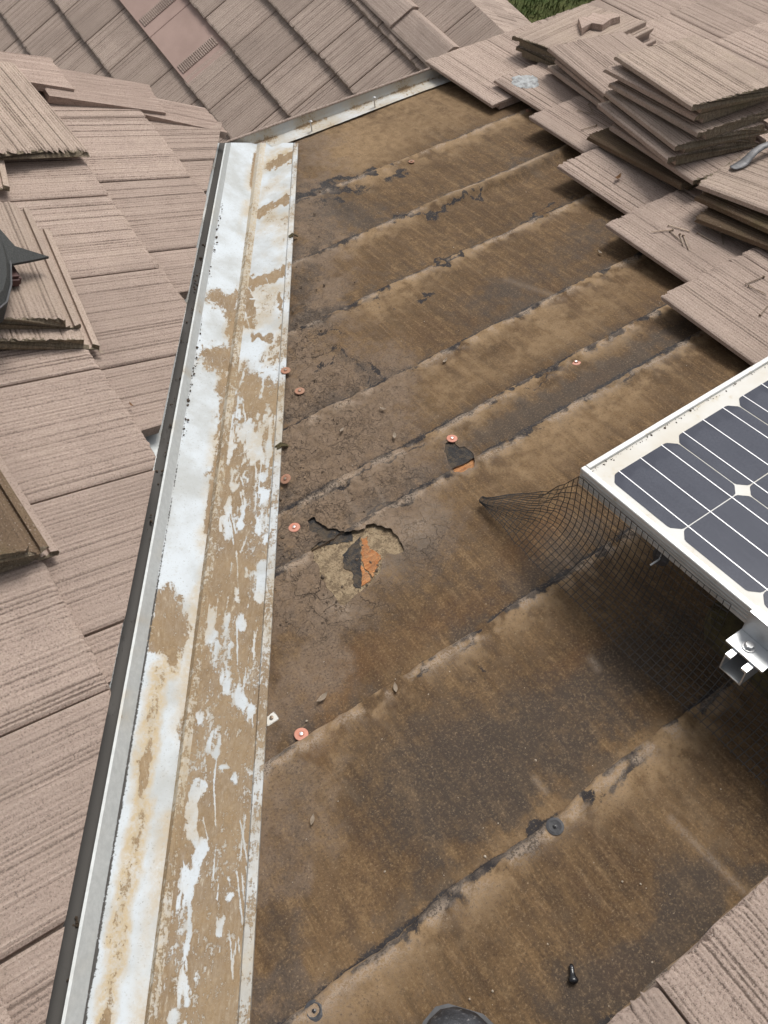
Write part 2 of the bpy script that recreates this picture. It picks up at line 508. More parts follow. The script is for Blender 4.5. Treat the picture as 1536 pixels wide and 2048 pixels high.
M_PLY = layered('fresh_plywood', (0.33, 0.115, 0.04), (0.58, 0.28, 0.12), (0.30, 0.19, 0.11), (0.25, 1, 1), 0.55)
M_PAPER = layered('beige_torn_paper', (0.38, 0.295, 0.19), (0.27, 0.20, 0.125), (0.15, 0.108, 0.07), (1, 0.5, 1), 0.8)
M_DUSTY = layered('dusty_black_felt', (0.035, 0.034, 0.036), (0.055, 0.052, 0.05), (0.14, 0.105, 0.07), (1, 0.4, 1), 0.55)
M_SHEATH = simple('sheathing_board', (0.25, 0.15, 0.07), (0.32, 0.2, 0.1), 12, 0.8, 0, 0.3)
M_MOSSWOOD = simple('mossy_timber', (0.115, 0.095, 0.04), (0.06, 0.045, 0.025), 45, 0.9, 0, 0.7, 0.004, dirt=(0.17, 0.15, 0.07))
M_STUCCO = simple('pale_stucco', (0.55, 0.50, 0.43), (0.48, 0.43, 0.37), 8, 0.9, 0, 0.5, 0.003)
M_FASCIA = simple('painted_fascia', (0.42, 0.38, 0.33), (0.36, 0.32, 0.28), 10, 0.7, 0, 0.2)
M_SILVER = simple('silver_sealant', (0.50, 0.52, 0.53), (0.24, 0.24, 0.24), 60, 0.42, 0.35, 0.9, 0.005)
M_LEAF = simple('brown_leaf', (0.26, 0.13, 0.055), (0.34, 0.2, 0.1), 90, 0.7, 0, 0.3)
M_PALELEAF = simple('pale_dry_leaf', (0.50, 0.42, 0.33), (0.40, 0.32, 0.24), 90, 0.8, 0, 0.3)
M_CRUMB = simple('dark_crumb', (0.05, 0.036, 0.026), (0.09, 0.065, 0.045), 200, 0.95, 0, 0.5, 0.002)
M_MUDCRUMB = simple('mud_crumb', (0.13, 0.095, 0.066), (0.08, 0.057, 0.04), 200, 0.95, 0, 0.5, 0.002)
M_CHIP = simple('pale_chip', (0.42, 0.36, 0.28), (0.32, 0.26, 0.2), 200, 0.9, 0, 0.3)
M_CLOTH = simple('dark_grey_fabric', (0.035, 0.037, 0.037), (0.06, 0.062, 0.06), 300, 0.85, 0, 0.6, 0.002, dirt=(0.12, 0.12, 0.11))
M_RED = simple('dark_red_rubber', (0.075, 0.028, 0.024), (0.05, 0.02, 0.018), 60, 0.6, 0, 0.2)
M_BOOT = simple('scuffed_black_leather', (0.016, 0.017, 0.02), (0.05, 0.052, 0.06), 40, 0.5, 0, 0.5, 0.003, dirt=(0.26, 0.25, 0.24))
M_SOLE = simple('grey_rubber', (0.10, 0.10, 0.105), (0.07, 0.07, 0.072), 40, 0.75, 0, 0.3)


def cell_material():
    t = NT('solar_cell'); v = t.coord('Object', rnd=False)
    vs = t.coord('Object', (1, 0.05, 1), rnd=True)
    fx = t.n('ShaderNodeTexWave', wave_type='BANDS', bands_direction='Y')
    t.set(fx.inputs['Vector'], v); fx.inputs['Scale'].default_value = 150
    c = t.mix(t.ramp(t.noise(vs, 60, 4), 0.3, 0.7), (0.017, 0.022, 0.042), (0.028, 0.034, 0.056))
    c = t.mix(t.ramp(fx.outputs['Fac'], 0.6, 0.95, 0, 0.35), c, (0.10, 0.10, 0.12))
    dustmask, _, _, _ = t.attr('mask')
    c = t.mix(t.math('MULTIPLY', dustmask, t.ramp(t.noise(v, 240, 4, 0.7), 0.3, 0.7, 0.25, 0.75)), c, (0.078, 0.086, 0.112))
    t.b.inputs['Coat Weight'].default_value = 0.12
    t.b.inputs['Coat Roughness'].default_value = 0.12
    return t.done(c, 0.5, 0.0, None, 0.2)


M_CELL = cell_material()
M_BUS = simple('silver_busbar', (0.80, 0.80, 0.82), (0.74, 0.74, 0.76), 20, 0.35, 0.2, 0.0)


def grass_material(name, a, b):
    t = NT(name); v = t.coord('Object', rnd=False)
    c = t.mix(t.ramp(t.noise(v, 3.5, 6, 0.7), 0.35, 0.65), a, b)
    c = t.mix(t.ramp(t.noise(v, 45, 4, 0.7), 0.45, 0.7, 0, 0.7), c, tuple(x * 0.35 for x in a))
    return t.done(c, 0.9, nrm=t.bump(t.noise(v, 60, 4), 0.8, 0.03), spec=0.2)


M_GRASS = grass_material('lawn', (0.060, 0.088, 0.024), (0.11, 0.115, 0.04))
M_BLADE = grass_material('grass_blade', (0.085, 0.125, 0.035), (0.15, 0.155, 0.06))

# ------------------------------------------------------------------ ground
GZ = -4.0
g = obj('ground', mesh('ground', [(-150, -150, GZ), (150, -150, GZ), (150, 150, GZ), (-150, 150, GZ)], [(0, 1, 2, 3)]), M_GRASS)
tag(g, 'green lawn far below the roof edge', 'ground', kind='structure')
rs = np.random.RandomState(3)
N = 22000
bx_ = rs.uniform(4.5, 10.5, N); by_ = rs.uniform(3.8, 9.5, N); hh = rs.uniform(0.04, 0.11, N); an = rs.uniform(0, 6.28, N)
lx = rs.uniform(-.05, .05, N); ly = rs.uniform(-.05, .05, N)
V = np.empty((N, 3, 3))
V[:, 0] = np.stack([bx_ - .008 * np.cos(an), by_ - .008 * np.sin(an), np.full(N, GZ)], 1)
V[:, 1] = np.stack([bx_ + .008 * np.cos(an), by_ + .008 * np.sin(an), np.full(N, GZ)], 1)
V[:, 2] = np.stack([bx_ + lx, by_ + ly, GZ + hh], 1)
gb = obj('grass', mesh('grass', V.reshape(-1, 3), [(3 * i, 3 * i + 1, 3 * i + 2) for i in range(N)]), M_BLADE)
tag(gb, 'short green grass blades of the lawn beyond the eaves', 'grass', kind='stuff')

# ------------------------------------------------------------------ concrete tile meshes (a across, b down slope, c up; butt at b = L)
TW, TL, TT, COVER, EXPO = 0.322, 0.400, 0.028, 0.2915, 0.311


def tile_bm(seed, N=62, rows=5, w=TW, L=TL, t=TT, lip=True, rag=0.004, rag_head=0.0015, brk=None, rib=1.0):
    r = random.Random(seed)
    body = w - (0.0355 if lip else 0.0)
    top = []
    na = N
    hgt = [0.0]
    for k in range(na + 1):
        hgt.append((r.uniform(-1.0, -0.35) if k % 2 else r.uniform(-0.1, 0.35)) * r.choice((1, 0.8, 0.6, 0.35)))
    for k in range(na + 1):
        a = body * (k / na) + (r.uniform(-.3, .3) * body / na if 0 < k < na else 0)
        e = min(a, body - a)
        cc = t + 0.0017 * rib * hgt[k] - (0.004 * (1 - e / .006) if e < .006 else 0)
        top.append((a, cc))
    prof = list(top)
    if lip:
        prof += [(body + .001, .010), (body + .012, .0095), (body + .0125, .004), (body + .020, .004), (body + .0205, .0125), (w - .002, .0125), (w, .010), (w, 0.0)]
        prof += [(0.033, 0.0), (0.032, 0.0145), (0.0, 0.0145)]
    else:
        prof += [(w, 0.0), (0.0, 0.0)]
    n = len(prof)
    bm = bmesh.new(); rings = []; lay = bm.verts.layers.float_color.new('rib')
    jit_b = [r.uniform(-rag, rag) for _ in range(n)]
    jit_h = [r.uniform(-rag_head, rag_head) for _ in range(n)]
    ph = [r.uniform(0, 6.28) for _ in range(n)]
    for j in range(rows + 1):
        f = j / rows; b = L * f
        ring = []
        for i, (a, c) in enumerate(prof):
            bb = b; ccx = c
            if i <= na:
                ccx += 0.0002 * rib * math.sin(ph[i] + f * 7) + 0.0003 * r.uniform(-1, 1)
            if j == rows:
                bb += jit_b[i]
                if i <= na: ccx -= 0.002 + 0.001 * r.random()
            if j == 0: bb += jit_h[i]
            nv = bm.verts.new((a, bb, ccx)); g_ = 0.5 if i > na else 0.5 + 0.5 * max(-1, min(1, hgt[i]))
            nv[lay] = (g_, g_, g_, 1); ring.append(nv)
        rings.append(ring)
        if j == rows - 1:                      # rounded nose just before the butt
            for i, v in enumerate(ring): v.co.y = L - 0.008 + jit_b[i] * 0.8
    for A, B in zip(rings[:-1], rings[1:]):
        for i in range(n):
            bm.faces.new((A[i], B[i], B[(i + 1) % n], A[(i + 1) % n]))
    bm.faces.new(rings[0]); bm.faces.new(rings[-1][::-1])
    return bm


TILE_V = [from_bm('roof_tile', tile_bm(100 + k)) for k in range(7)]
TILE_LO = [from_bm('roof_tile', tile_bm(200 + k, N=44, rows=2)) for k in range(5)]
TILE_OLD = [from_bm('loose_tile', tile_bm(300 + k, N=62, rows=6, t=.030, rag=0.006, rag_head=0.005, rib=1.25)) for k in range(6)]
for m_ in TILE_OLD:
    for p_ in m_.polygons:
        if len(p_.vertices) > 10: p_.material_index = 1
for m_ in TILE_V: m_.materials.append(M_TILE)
for m_ in TILE_LO: m_.materials.append(M_TILE_FAR)


def tile_matrix(a, b_butt, lift=0.0, L=TL, rz=0.0):
    ang = math.atan2(0.027, EXPO)
    # head sits on the deck, butt rests on the course below
    T = Matrix.Translation((a, b_butt - L * math.cos(ang), 0.006 + lift))
    return T @ Matrix.Rotation(ang, 4, 'X') @ Matrix.Rotation(rz, 4, 'Z')


def cut_tile(bm, M, planes):
    """clip a tile (its matrix in slope space M) by half planes (point, normal) given in slope space; returns False if nothing is left"""
    bmesh.ops.transform(bm, matrix=M, verts=bm.verts)
    for p, nrm in planes:
        if all((v.co - p).dot(nrm) > 0 for v in bm.verts): return False
        if all((v.co - p).dot(nrm) <= 0 for v in bm.verts): continue
        res = bmesh.ops.bisect_plane(bm, geom=bm.verts[:] + bm.edges[:] + bm.faces[:], plane_co=p, plane_no=nrm, clear_outer=True)
        ed = [e for e in res['geom_cut'] if isinstance(e, bmesh.types.BMEdge)]
        if ed: bmesh.ops.triangle_fill(bm, edges=ed, use_beauty=True)
        if not bm.verts: return False
    bmesh.ops.transform(bm, matrix=M.inverted(), verts=bm.verts)
    return True


# ------------------------------------------------------------------ the tiled slope on the far side of the valley metal
slopeL = thing('tiled_roof', 'pink-grey tiled roof slope with cut tiles along the metal valley', 'roof', ML)
cut0 = Vector(Lp((98, 2010), .05)); cut1 = Vector(Lp((437, 275), .05))
cdir = (cut1 - cut0); cdir.z = 0; cdir.normalize()
cut_n = Vector((-cdir.y, cdir.x, 0))
if cut_n.y < 0: cut_n = -cut_n                    # outer = down slope, beyond the valley cut
tr0 = Vector(Lp((60, 150), .06)); tr1 = Vector(Lp((430, 245), .06))
tdir = tr1 - tr0; tdir.z = 0; tdir.normalize()
tr_n = Vector((-tdir.y, tdir.x, 0))
if tr_n.x > 0: tr_n = -tr_n                       # outer = towards +Y
n_cut = 0
butts_L = [1.392, 1.078, 0.772, 0.466, 0.151, -0.16, -0.471, -0.782]
joint_L = [1.962, 1.848, 1.76, 1.745 + .29, 1.918, 1.80, 1.95, 1.84]
for k, bb in enumerate(butts_L):
    for i in range(-3, 9):
        Yj = joint_L[k] - i * COVER                # joint = a-min side of the tile (a = -Y)
        a = -Yj
        if a > 0.75 or a < -2.75: continue
        M = tile_matrix(a, bb + random.uniform(-.003, .003), random.uniform(0, .002), rz=random.uniform(-.004, .004))
        cx = Vector((a + .15, bb - .2, 0))
        # whole tile unless a cut line crosses it
        cs = [Vector((a + x, bb - y, 0)) for x in (0, TW) for y in (0, TL)]
        dv = [(c - cut0).dot(cut_n) for c in cs]; dt = [(c - tr0).dot(tr_n) for c in cs]
        if min(dv) > -0.01 or min(dt) > -0.01: continue
        if max(dv) < 0 and max(dt) < 0:
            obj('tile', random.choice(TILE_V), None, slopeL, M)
        else:
            bm = tile_bm(500 + n_cut, N=62, rows=5); n_cut += 1
            jig = Vector((0, random.uniform(-.004, .006), 0))
            extra = []
            for kk, px_ in ((2, (300, 873)), (1, (366, 604)), (3, (214, 1372)), (0, (412, 402))):
                ya = Lp(px_, .05)[0]
                if kk == k and a < ya < a + COVER: extra.append((Vector((ya, 0, 0)), Vector((1, .05, 0))))
            if cut_tile(bm, M, [(cut0 + jig, cut_n), (tr0, tr_n)] + extra):
                obj('tile', from_bm('cut_tile', bm), M_TILE, slopeL, M)
            else: bm.free()
# deck below the tiles
far_a = -2.36
# the deck stops at the valley line on one side and at the trim line on the other
vl = lambda Y: 0.6517 * Y / cL                       # valley line: X = 0.652 Y
deckL = [(1.2, -1.4), (1.2, vl(-1.2) - 0.01), (-2.06, vl(2.06) - 0.01), tuple((tr0 + tdir * -0.9)[:2]), (tr0 + tdir * -0.9)[:2]]
bm = bmesh.new(); bm_prism(bm, [(1.2, -1.4), (1.2, vl(-1.2) - .02), (-2.05, vl(2.05) - .02), (-2.36, 0.93), (-2.62, 0.35), (-2.75, -1.4)], -0.05, -0.012)
obj('sheathing', from_bm('sheathing', bm), M_SHEATH, slopeL)
# trim tiles laid along the far edge (thick flat caps, upper one over lower one)
trims = [([(-40, 98), (102, 116), (147, 178), (-30, 150)], .098, .082),
         ([(70, 128), (298, 170), (331, 226), (98, 192)], .088, .070),
         ([(300, 193), (410, 215), (455, 266), (284, 228)], .078, .060)]
for q, ch, cl in trims:
    p = [Vector(Lp(q[0], ch)), Vector(Lp(q[1], ch - .004)), Vector(Lp(q[2], cl)), Vector(Lp(q[3], cl))]
    bm = bmesh.new(); NS = 14
    # visible face, subdivided with small ribs, plus the back face folding down out of sight
    rows_ = []
    for j in range(NS + 1):
        f = j / NS; h = random.uniform(-.0012, .0012)
        A = p[0].lerp(p[3], f) + Vector((0, random.uniform(-.003, .003), h)); B = p[1].lerp(p[2], f) + Vector((random.uniform(-.001, .001), random.uniform(-.003, .003), h))
        rows_.append([bm.verts.new(A.lerp(B, g_ / 4)) for g_ in range(5)])
    back = [bm.verts.new(v.co + Vector((-.13, .02, -.085))) for v in rows_[0]]
    under = [bm.verts.new(v.co + Vector((0, 0, -.022))) for v in rows_[-1]]
    deep = [bm.verts.new(v.co + Vector((0.01, 0, -.03))) for v in rows_[0]]
    allr = [back] + rows_ + [under, deep]
    for r0, r1 in zip(allr[:-1], allr[1:]):
        for g_ in range(4): bm.faces.new((r0[g_], r0[g_ + 1], r1[g_ + 1], r1[g_]))
    for e_ in (0, 4):
        bm.faces.new([r_[e_] for r_ in allr[1:]])
    obj('trim_tile', from_bm('trim_tile', bm), M_TRIM, slopeL)

# ------------------------------------------------------------------ stripped slope: felt sheets
slopeR = thing('stripped_roof', 'roof slope stripped to brown weathered felt, tiles left at its edge', 'roof', MR)
LAPS = [-0.98, -0.62, -0.36, -0.107, 0.235, 0.585, 0.712, 0.926, 1.246, 1.520, 1.806, 2.228]
hem_a0 = Vector(Rp((486, 2048))); hem_a1 = Vector(Rp((584, 400)))
hd_ = (hem_a1 - hem_a0)
HEMX = lambda b: hem_a0.x + hd_.x * (b - hem_a0.y) / hd_.y      # felt starts just under the metal's hem
HOLE1 = [(621, 1104), (650, 1088), (684, 1069), (720, 1062), (750, 1049), (778, 1062), (797, 1084), (808, 1108), (773, 1108), (762, 1125), (764, 1143), (750, 1162), (723, 1182), (708, 1196), (691, 1212), (676, 1200), (664, 1186), (648, 1162), (640, 1140), (633, 1125)]
HOLE2 = [(891, 889), (906, 887), (914, 899), (934, 900), (947, 916), (951, 922), (947, 938), (930, 946), (912, 944), (898, 932), (894, 912)]
HOLE3 = [(622, 1062), (615, 1042), (630, 1042), (652, 1062), (672, 1064), (676, 1072), (650, 1078)]
HOLE4 = [(862, 424), (872, 416), (889, 422), (887, 438), (872, 444), (858, 440)]
STEP = 0.0042
for k in range(1, len(LAPS)):
    b0, b1 = LAPS[k - 1] - 0.035, LAPS[k]
    amin = HEMX(b0) - 0.004
    amax = 2.75 if b1 > 0.2 else (1.9 if b1 > -.4 else 1.3)
    vis = LAPS[k] > -0.3
    st = (0.003 if 0.2 < LAPS[k] < .95 else 0.0044) if vis else 0.02
    nb = int((b1 - b0) / st) + 1
    na = int((amax - amin) / st) + 1
    bb = np.linspace(b0, b1, nb)
    A, B = np.meshgrid(np.linspace(0, 1, na), bb, indexing='ij')
    hx = HEMX(B) - 0.006
    A = hx + (amax - hx) * A
    # lower edge wavers a little
    wav = (fbm(A, B * 0 + k, 9, 3, 11 + k) - 0.5) * 0.016 + (fbm(A, B * 0, 60, 2, 31 + k) - .5) * 0.005
    Bm = B + wav * sm(B, b1 - .05, b1)
    own = b1 - B; upd = B - LAPS[k - 1]
    C0 = 0.0005 + 0.0052 * sm(own, 0.10, 0.0) - 0.001 * sm(upd, 0.0, -0.035)
    C0 += 0.005 * (fbm(A, B, 5, 3, 5) - 0.5) + 0.003 * (fbm(A, B, 22, 3, 9) - .5) * 0.8
    P3 = np.stack([A, Bm * cR + C0 * sR, -Bm * sR + C0 * cR], -1)
    PX = proj(P3)
    # warped pixel position for ragged masks
    wx = (fbm(A, B, 34, 4, 41) - .5) * 46; wy = (fbm(A, B, 34, 4, 77) - .5) * 46
    PW = PX + np.stack([wx, wy], -1)
    nz = fbm(A, B, 12, 4, 3); nz2 = fbm(A, B, 40, 4, 13); stv = fbm(A, B * .12, 26, 4, 23)
    near = A - hx                                     # distance from the metal
    valley = sm(near, 0.42, 0.05)
    dust = 1.0 * np.exp(-own / 0.06) * sm(.5 * nz + .5 * nz2, 0.34, 0.56) + 0.35 * sm(stv, .55, .8) * np.exp(-own / .2)
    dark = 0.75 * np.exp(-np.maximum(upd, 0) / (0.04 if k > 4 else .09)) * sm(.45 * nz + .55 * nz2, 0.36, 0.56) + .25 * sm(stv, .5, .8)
    mud = 0.55 * valley * sm(nz, .3, .55)
    crk = 0.35 * sm(near, .26, .03) * sm(PX[..., 1], 1350, 1150)
    rust = 0.3 * sm(fbm(A, B, 4, 3, 51), .45, .7)
    hemd = np.exp(-near / .016) * sm(PX[..., 1], 1420, 1150) * sm(.5 * nz + .5 * nz2, .30, .52) + .5 * np.exp(-near / .05) * sm(PX[..., 1], 1300, 900) * sm(nz2, .45, .62)
    dark = dark + hemd
    black = np.zeros_like(A); pale = 0.5 * np.exp(-own / 0.018) * sm(nz2, .5, .7)
    black += .8 * np.exp(-near / .010) * sm(PX[..., 1], 1350, 1100) * sm(nz2, .42, .56)
    black += 0.9 * np.exp(-np.abs(own - .005) / .005) * sm(fbm(A, B, 14, 4, 61), .42, .58)
    pale += 1.1 * np.exp(-np.abs(own - .014) / .012) * sm(fbm(A, B, 34, 4, 63), .42, .58)
    black += 1.1 * np.exp(-own / .022) * sm(fbm(A, B, 24, 4, 67), .52, .62) * sm(fbm(A, B, 3, 2, 68), .4, .6)
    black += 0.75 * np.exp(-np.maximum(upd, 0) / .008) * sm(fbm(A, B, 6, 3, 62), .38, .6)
    D = lambda *a_: blob(PW, *a_)
    tan_ = [(880, 230, 300, 60, -22), (700, 300, 90, 60, 0), (1020, 730, 150, 38, -30), (880, 800, 90, 50, -30), (1180, 640, 160, 34, -30), (1050, 930, 120, 60, -30), (1230, 830, 150, 60, -33),
            (1150, 1590, 220, 34, -38), (950, 1730, 200, 36, -38), (760, 1860, 140, 40, -38), (700, 1985, 100, 60, 0), (1300, 1500, 160, 45, -38), (850, 1320, 60, 30, -36), (1120, 1180, 100, 34, -34), (640, 1690, 60, 260, 5), (700, 480, 60, 40, 0), (780, 620, 80, 60, 0), (1400, 1660, 40, 90, -40)]
    for q in tan_: dust += (0.5 if q[1] < 320 else 0.30) * D(*q)
    drk = [(1000, 1500, 190, 110, -30, .95), (900, 1600, 120, 120, 0, .7), (1260, 1330, 170, 80, -36, .8), (1000, 590, 120, 36, -26, .75), (1180, 470, 90, 40, -28, .7), (1190, 765, 190, 36, -30, .85), (1010, 850, 120, 26, -30, .6),
           (1360, 660, 60, 24, -28, .8), (1370, 1800, 90, 60, -38, .9), (1290, 1930, 120, 40, -38, .85), (1150, 1975, 60, 60, 0, .6), (600, 1560, 40, 200, 4, .4), (850, 1440, 120, 40, -36, .35), (680, 1250, 120, 60, 0, .4), (960, 1200, 120, 90, 0, .35), (1130, 1100, 120, 60, -34, .6), (560, 1900, 40, 160, 4, .5),
           (640, 400, 50, 40, -20, .6), (690, 420, 50, 18, -20, .7), (610, 560, 30, 60, 0, .6), (620, 640, 50, 24, -10, .8), (720, 440, 80, 14, -22, .6), (660, 800, 40, 26, 0, .5), (720, 730, 50, 14, 30, .7), (740, 1600, 80, 120, 0, .4), (1080, 330, 90, 30, -22, .4), (790, 1130, 60, 40, -20, .5), (850, 1070, 60, 60, -30, .55), (760, 1000, 90, 26, -33, .45)]
    for q in drk: dark += q[5] * D(*q[:5])
    for q in [(680, 1000, 90, 170, 0), (620, 820, 60, 200, 0), (720, 850, 120, 90, -20), (800, 960, 120, 70, -32), (640, 1230, 70, 120, 0), (640, 480, 50, 120, 0), (780, 740, 60, 60, 0), (860, 1080, 80, 80, 0)]: mud += 0.75 * D(*q)
    for q in [(640, 960, 80, 160, 0), (720, 800, 110, 110, -20), (790, 960, 110, 60, -32), (640, 1220, 80, 90, 0), (720, 1200, 70, 50, 0), (850, 1090, 70, 60, 0), (620, 700, 40, 80, 0)]: crk += 0.6 * D(*q)
    for q in [(640, 1450, 60, 120, 0), (700, 1330, 90, 60, -30), (900, 1240, 120, 50, -30), (1090, 1060, 90, 40, -34), (1240, 1960, 50, 60, 0), (1190, 770, 60, 20, -30), (1150, 1320, 90, 30, -36)]: rust += 0.7 * D(*q)
    # bare black felt in patches along two laps, dark tar-like strip
    for q in [(930, 1290, 24, 9, -36), (842, 1350, 22, 9, -36), (965, 1345, 7, 6, 0), (1080, 1660, 60, 12, -36), (1240, 1560, 90, 8, -38), (985, 1730, 40, 14, -38), (900, 1790, 50, 12, -38), (1400, 1420, 40, 9, -40), (850, 600, 18, 8, -20), (775, 605, 14, 9, -15), (690, 390, 60, 12, -15), (800, 350, 26, 7, -20), (874, 430, 14, 10, -15), (866, 428, 8, 8, 0), (1090, 420, 60, 5, -26)]:
        black += 0.85 * D(*q) * sm(nz2, .3, .55)
    for ln, wd in (([(860, 540), (925, 508)], 9), ([(785, 440), (855, 432), (960, 385)], 7), ([(590, 400), (650, 368), (745, 342)], 8), ([(1055, 785), (1110, 752)], 4), ([(640, 672), (690, 660)], 5), ([(620, 745), (690, 700), (745, 770)], 4), ([(730, 725), (770, 755)], 8), ([(635, 1000), (720, 950), (850, 885)], 6), ([(700, 1060), (830, 990)], 6)):
        black += 0.8 * stroke(PW, ln, wd, 5)
    for ln, wd in (([(1340, 1640), (1400, 1700), (1500, 1800)], 12), ([(1130, 1120), (1195, 1190)], 4), ([(1010, 560), (1130, 600)], 3), ([(1180, 1320), (1195, 1340)], 12), ([(1070, 1560), (1090, 1585)], 10), ([(740, 960), (770, 1010)], 5), ([(690, 990), (720, 1040)], 4)):
        pale += 0.55 * stroke(PX, ln, wd, 12)
    pale += 0.6 * D(830, 1060, 60, 26, -30) + .5 * D(740, 1060, 60, 30, -30) + .6 * D(680, 1215, 40, 20, 0) + .4 * D(770, 1140, 50, 30, 0)
    # mud cake stands proud; folds in the felt
    Cm = 0.011 * np.clip(crk, 0, 1) * (fbm(A, B, 28, 4, 71) - .35) + 0.006 * (fbm(A, B, 60, 3, 72) - .5) * np.clip(mud, 0, 1)
    Cm += D(750, 965, 130, 36, -33) * .013 * (fbm(A, B, 26, 4, 73) - .35) + D(640, 900, 60, 260, 0) * .008 * (fbm(A, B, 45, 3, 74) - .4)
    fold = np.exp(-((B - 1.485 - .01 * np.sin(A * 9)) / .022) ** 2) * sm(A, 1.50, 1.72) * 0.016
    C1 = C0 + Cm + fold
    holes = np.zeros(A.shape, bool); lipm = np.zeros_like(A)
    for H in (HOLE1, HOLE2, HOLE3):
        PH = PX + np.stack([(fbm(A, B, 120, 3, 81) - .5) * 14, (fbm(A, B, 120, 3, 83) - .5) * 14], -1)
        hm = inpoly(PH, H); holes |= hm
        dl = stroke(PH, H + H[:1], 16, 10)
        lipm = np.maximum(lipm, dl)
    C1 += 0.0018 * lipm * sm(nz2, .3, .7)
    mud = np.maximum(mud, lipm * .8); black = black * (1 - .5 * lipm)
    C1 -= 0.004 * sm(own, 0.003, 0.0)                  # the cut edge turns down
    keep = ~(holes[:-1, :-1] | holes[1:, :-1] | holes[1:, 1:] | holes[:-1, 1:])
    PL3 = np.stack([A, Bm, C1], -1)
    if (~keep).any():                                  # round off the torn outline
        kp_ = np.zeros((A.shape[0] + 1, A.shape[1] + 1)); kp_[1:-1, 1:-1] = keep; kp_[0] = kp_[1]; kp_[-1] = kp_[-2]; kp_[:, 0] = kp_[:, 1]; kp_[:, -1] = kp_[:, -2]
        cnt = kp_[:-1, :-1] + kp_[1:, :-1] + kp_[:-1, 1:] + kp_[1:, 1:]
        bd = ((cnt > 0) & (cnt < 4)).astype(float)
        for _ in range(4):
            acc = np.zeros_like(PL3); ws_ = np.zeros_like(bd)
            for di in (-1, 0, 1):
                for dj in (-1, 0, 1):
                    mm_ = np.roll(np.roll(bd, di, 0), dj, 1); ws_ += mm_; acc += np.roll(np.roll(PL3, di, 0), dj, 1) * mm_[..., None]
            new = acc / np.maximum(ws_, 1)[..., None]
            PL3 = np.where(bd[..., None] > 0, PL3 * .35 + new * .65, PL3)
    cl = lambda x_: np.clip(x_, 0, 1)
    m1 = np.stack([cl(dust), cl(dark), cl(mud), cl(crk)], -1)
    m2 = np.stack([cl(rust), cl(black), cl(pale), np.ones_like(A)], -1)
    # skirt on the lower edge
    low = PL3[:, -1:].copy(); low[..., 2] -= 0.006
    PL3 = np.concatenate([PL3, low], 1)
    m1 = np.concatenate([m1, m1[:, -1:]], 1); m2 = np.concatenate([m2, m2[:, -1:]], 1)
    keep = np.concatenate([keep, np.ones((keep.shape[0], 1), bool)], 1)
    off_c = 0.0006 * (len(LAPS) - k)
    PL3[..., 2] += off_c
    fo = obj('felt_sheet', grid_mesh('felt_sheet', PL3, {'mask': m1, 'mask2': m2}, keep), M_FELT, slopeR)
# sheathing below the felt, with what the holes show
bm = bmesh.new(); bm_prism(bm, [(-0.75, -1.2), (4.2, -1.2), (4.2, 2.225), (1.40, 2.225)], -0.03, -0.012)
obj('sheathing', from_bm('sheathing', bm), M_SHEATH, slopeR)


def patch(name, pxs, c0, c1, mat, rag=.0022):
    bm = bmesh.new()
    poly = []
    pr_ = [Rp(p, c1)[:2] for p in pxs]
    for i in range(len(pr_)):
        a0, a1 = Vector(pr_[i]), Vector(pr_[(i + 1) % len(pr_)])
        n_ = max(1, int((a1 - a0).length / .005))
        for q in range(n_):
            v = a0.lerp(a1, q / n_); poly.append((v.x + random.uniform(-rag, rag), v.y + random.uniform(-rag, rag)))
    bm_prism(bm, poly, c0 + .0042, c1 + .0042)
    return obj(name, from_bm(name, bm), mat, slopeR)


patch('torn_paper', [(600, 1100), (690, 1040), (760, 1030), (830, 1090), (800, 1150), (720, 1230), (680, 1240), (620, 1160)], -.011, -.0035, M_PAPER)
patch('black_felt', [(721, 1074), (700, 1096), (687, 1112), (686, 1139), (707, 1147), (706, 1174), (723, 1180)], -.0032, -.0022, M_DUSTY, .002)
patch('plywood', [(724, 1080), (734, 1076), (739, 1100), (763, 1112), (757, 1132), (745, 1156), (724, 1128)], -.0034, -.0014, M_PLY)
patch('plywood', [(724, 1134), (743, 1160), (735, 1168), (724, 1176)], -.0034, -.0016, M_PLY)
patch('black_felt', [(600, 1030), (640, 1030), (660, 1055), (700, 1050), (705, 1085), (640, 1095), (610, 1085)], -.0033, -.0026, M_DUSTY)
patch('black_felt', [(880, 878), (920, 880), (960, 910), (930, 931), (890, 945)], -.0033, -.001, M_DUSTY)
patch('plywood', [(905, 950), (911, 939), (926, 929), (956, 917), (955, 945), (930, 955)], -.005, -.002, M_PLY)

# tiles still fixed on the stripped slope
courses = [(2.262, 2.128), (1.961, 2.205), (1.656, 2.112), (1.356, 1.962), (1.016, 1.840), (0.695, 1.709), (0.384, 1.86), (0.073, 1.99)]
for bb, a0 in courses:
    n_t = int((4.1 - a0) / COVER) + 1
    for i in range(n_t):
        if bb < 0.6 and i > 5: continue
        M = tile_matrix(a0 + i * COVER, bb + random.uniform(-.004, .004), random.uniform(0, .003), rz=random.uniform(-.006, .006))
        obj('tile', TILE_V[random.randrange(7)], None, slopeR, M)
for bb, a0, n_t in ((-0.366, 0.305, 6), (-0.677, 0.16, 6)):
    for i in range(n_t):
        M = tile_matrix(a0 + i * COVER, bb, .002, rz=random.uniform(-.004, .004))
        bm = tile_bm(900 + i + int(bb * 100), N=62, rows=6, rag=.006)
        obj('tile', from_bm('ragged_tile', bm), M_TILE, slopeR, M)
# fascia below the eave
box('fascia', (1.30, 4.2, 2.19, 2.215, -0.24, -0.032), M_FASCIA, slopeR)

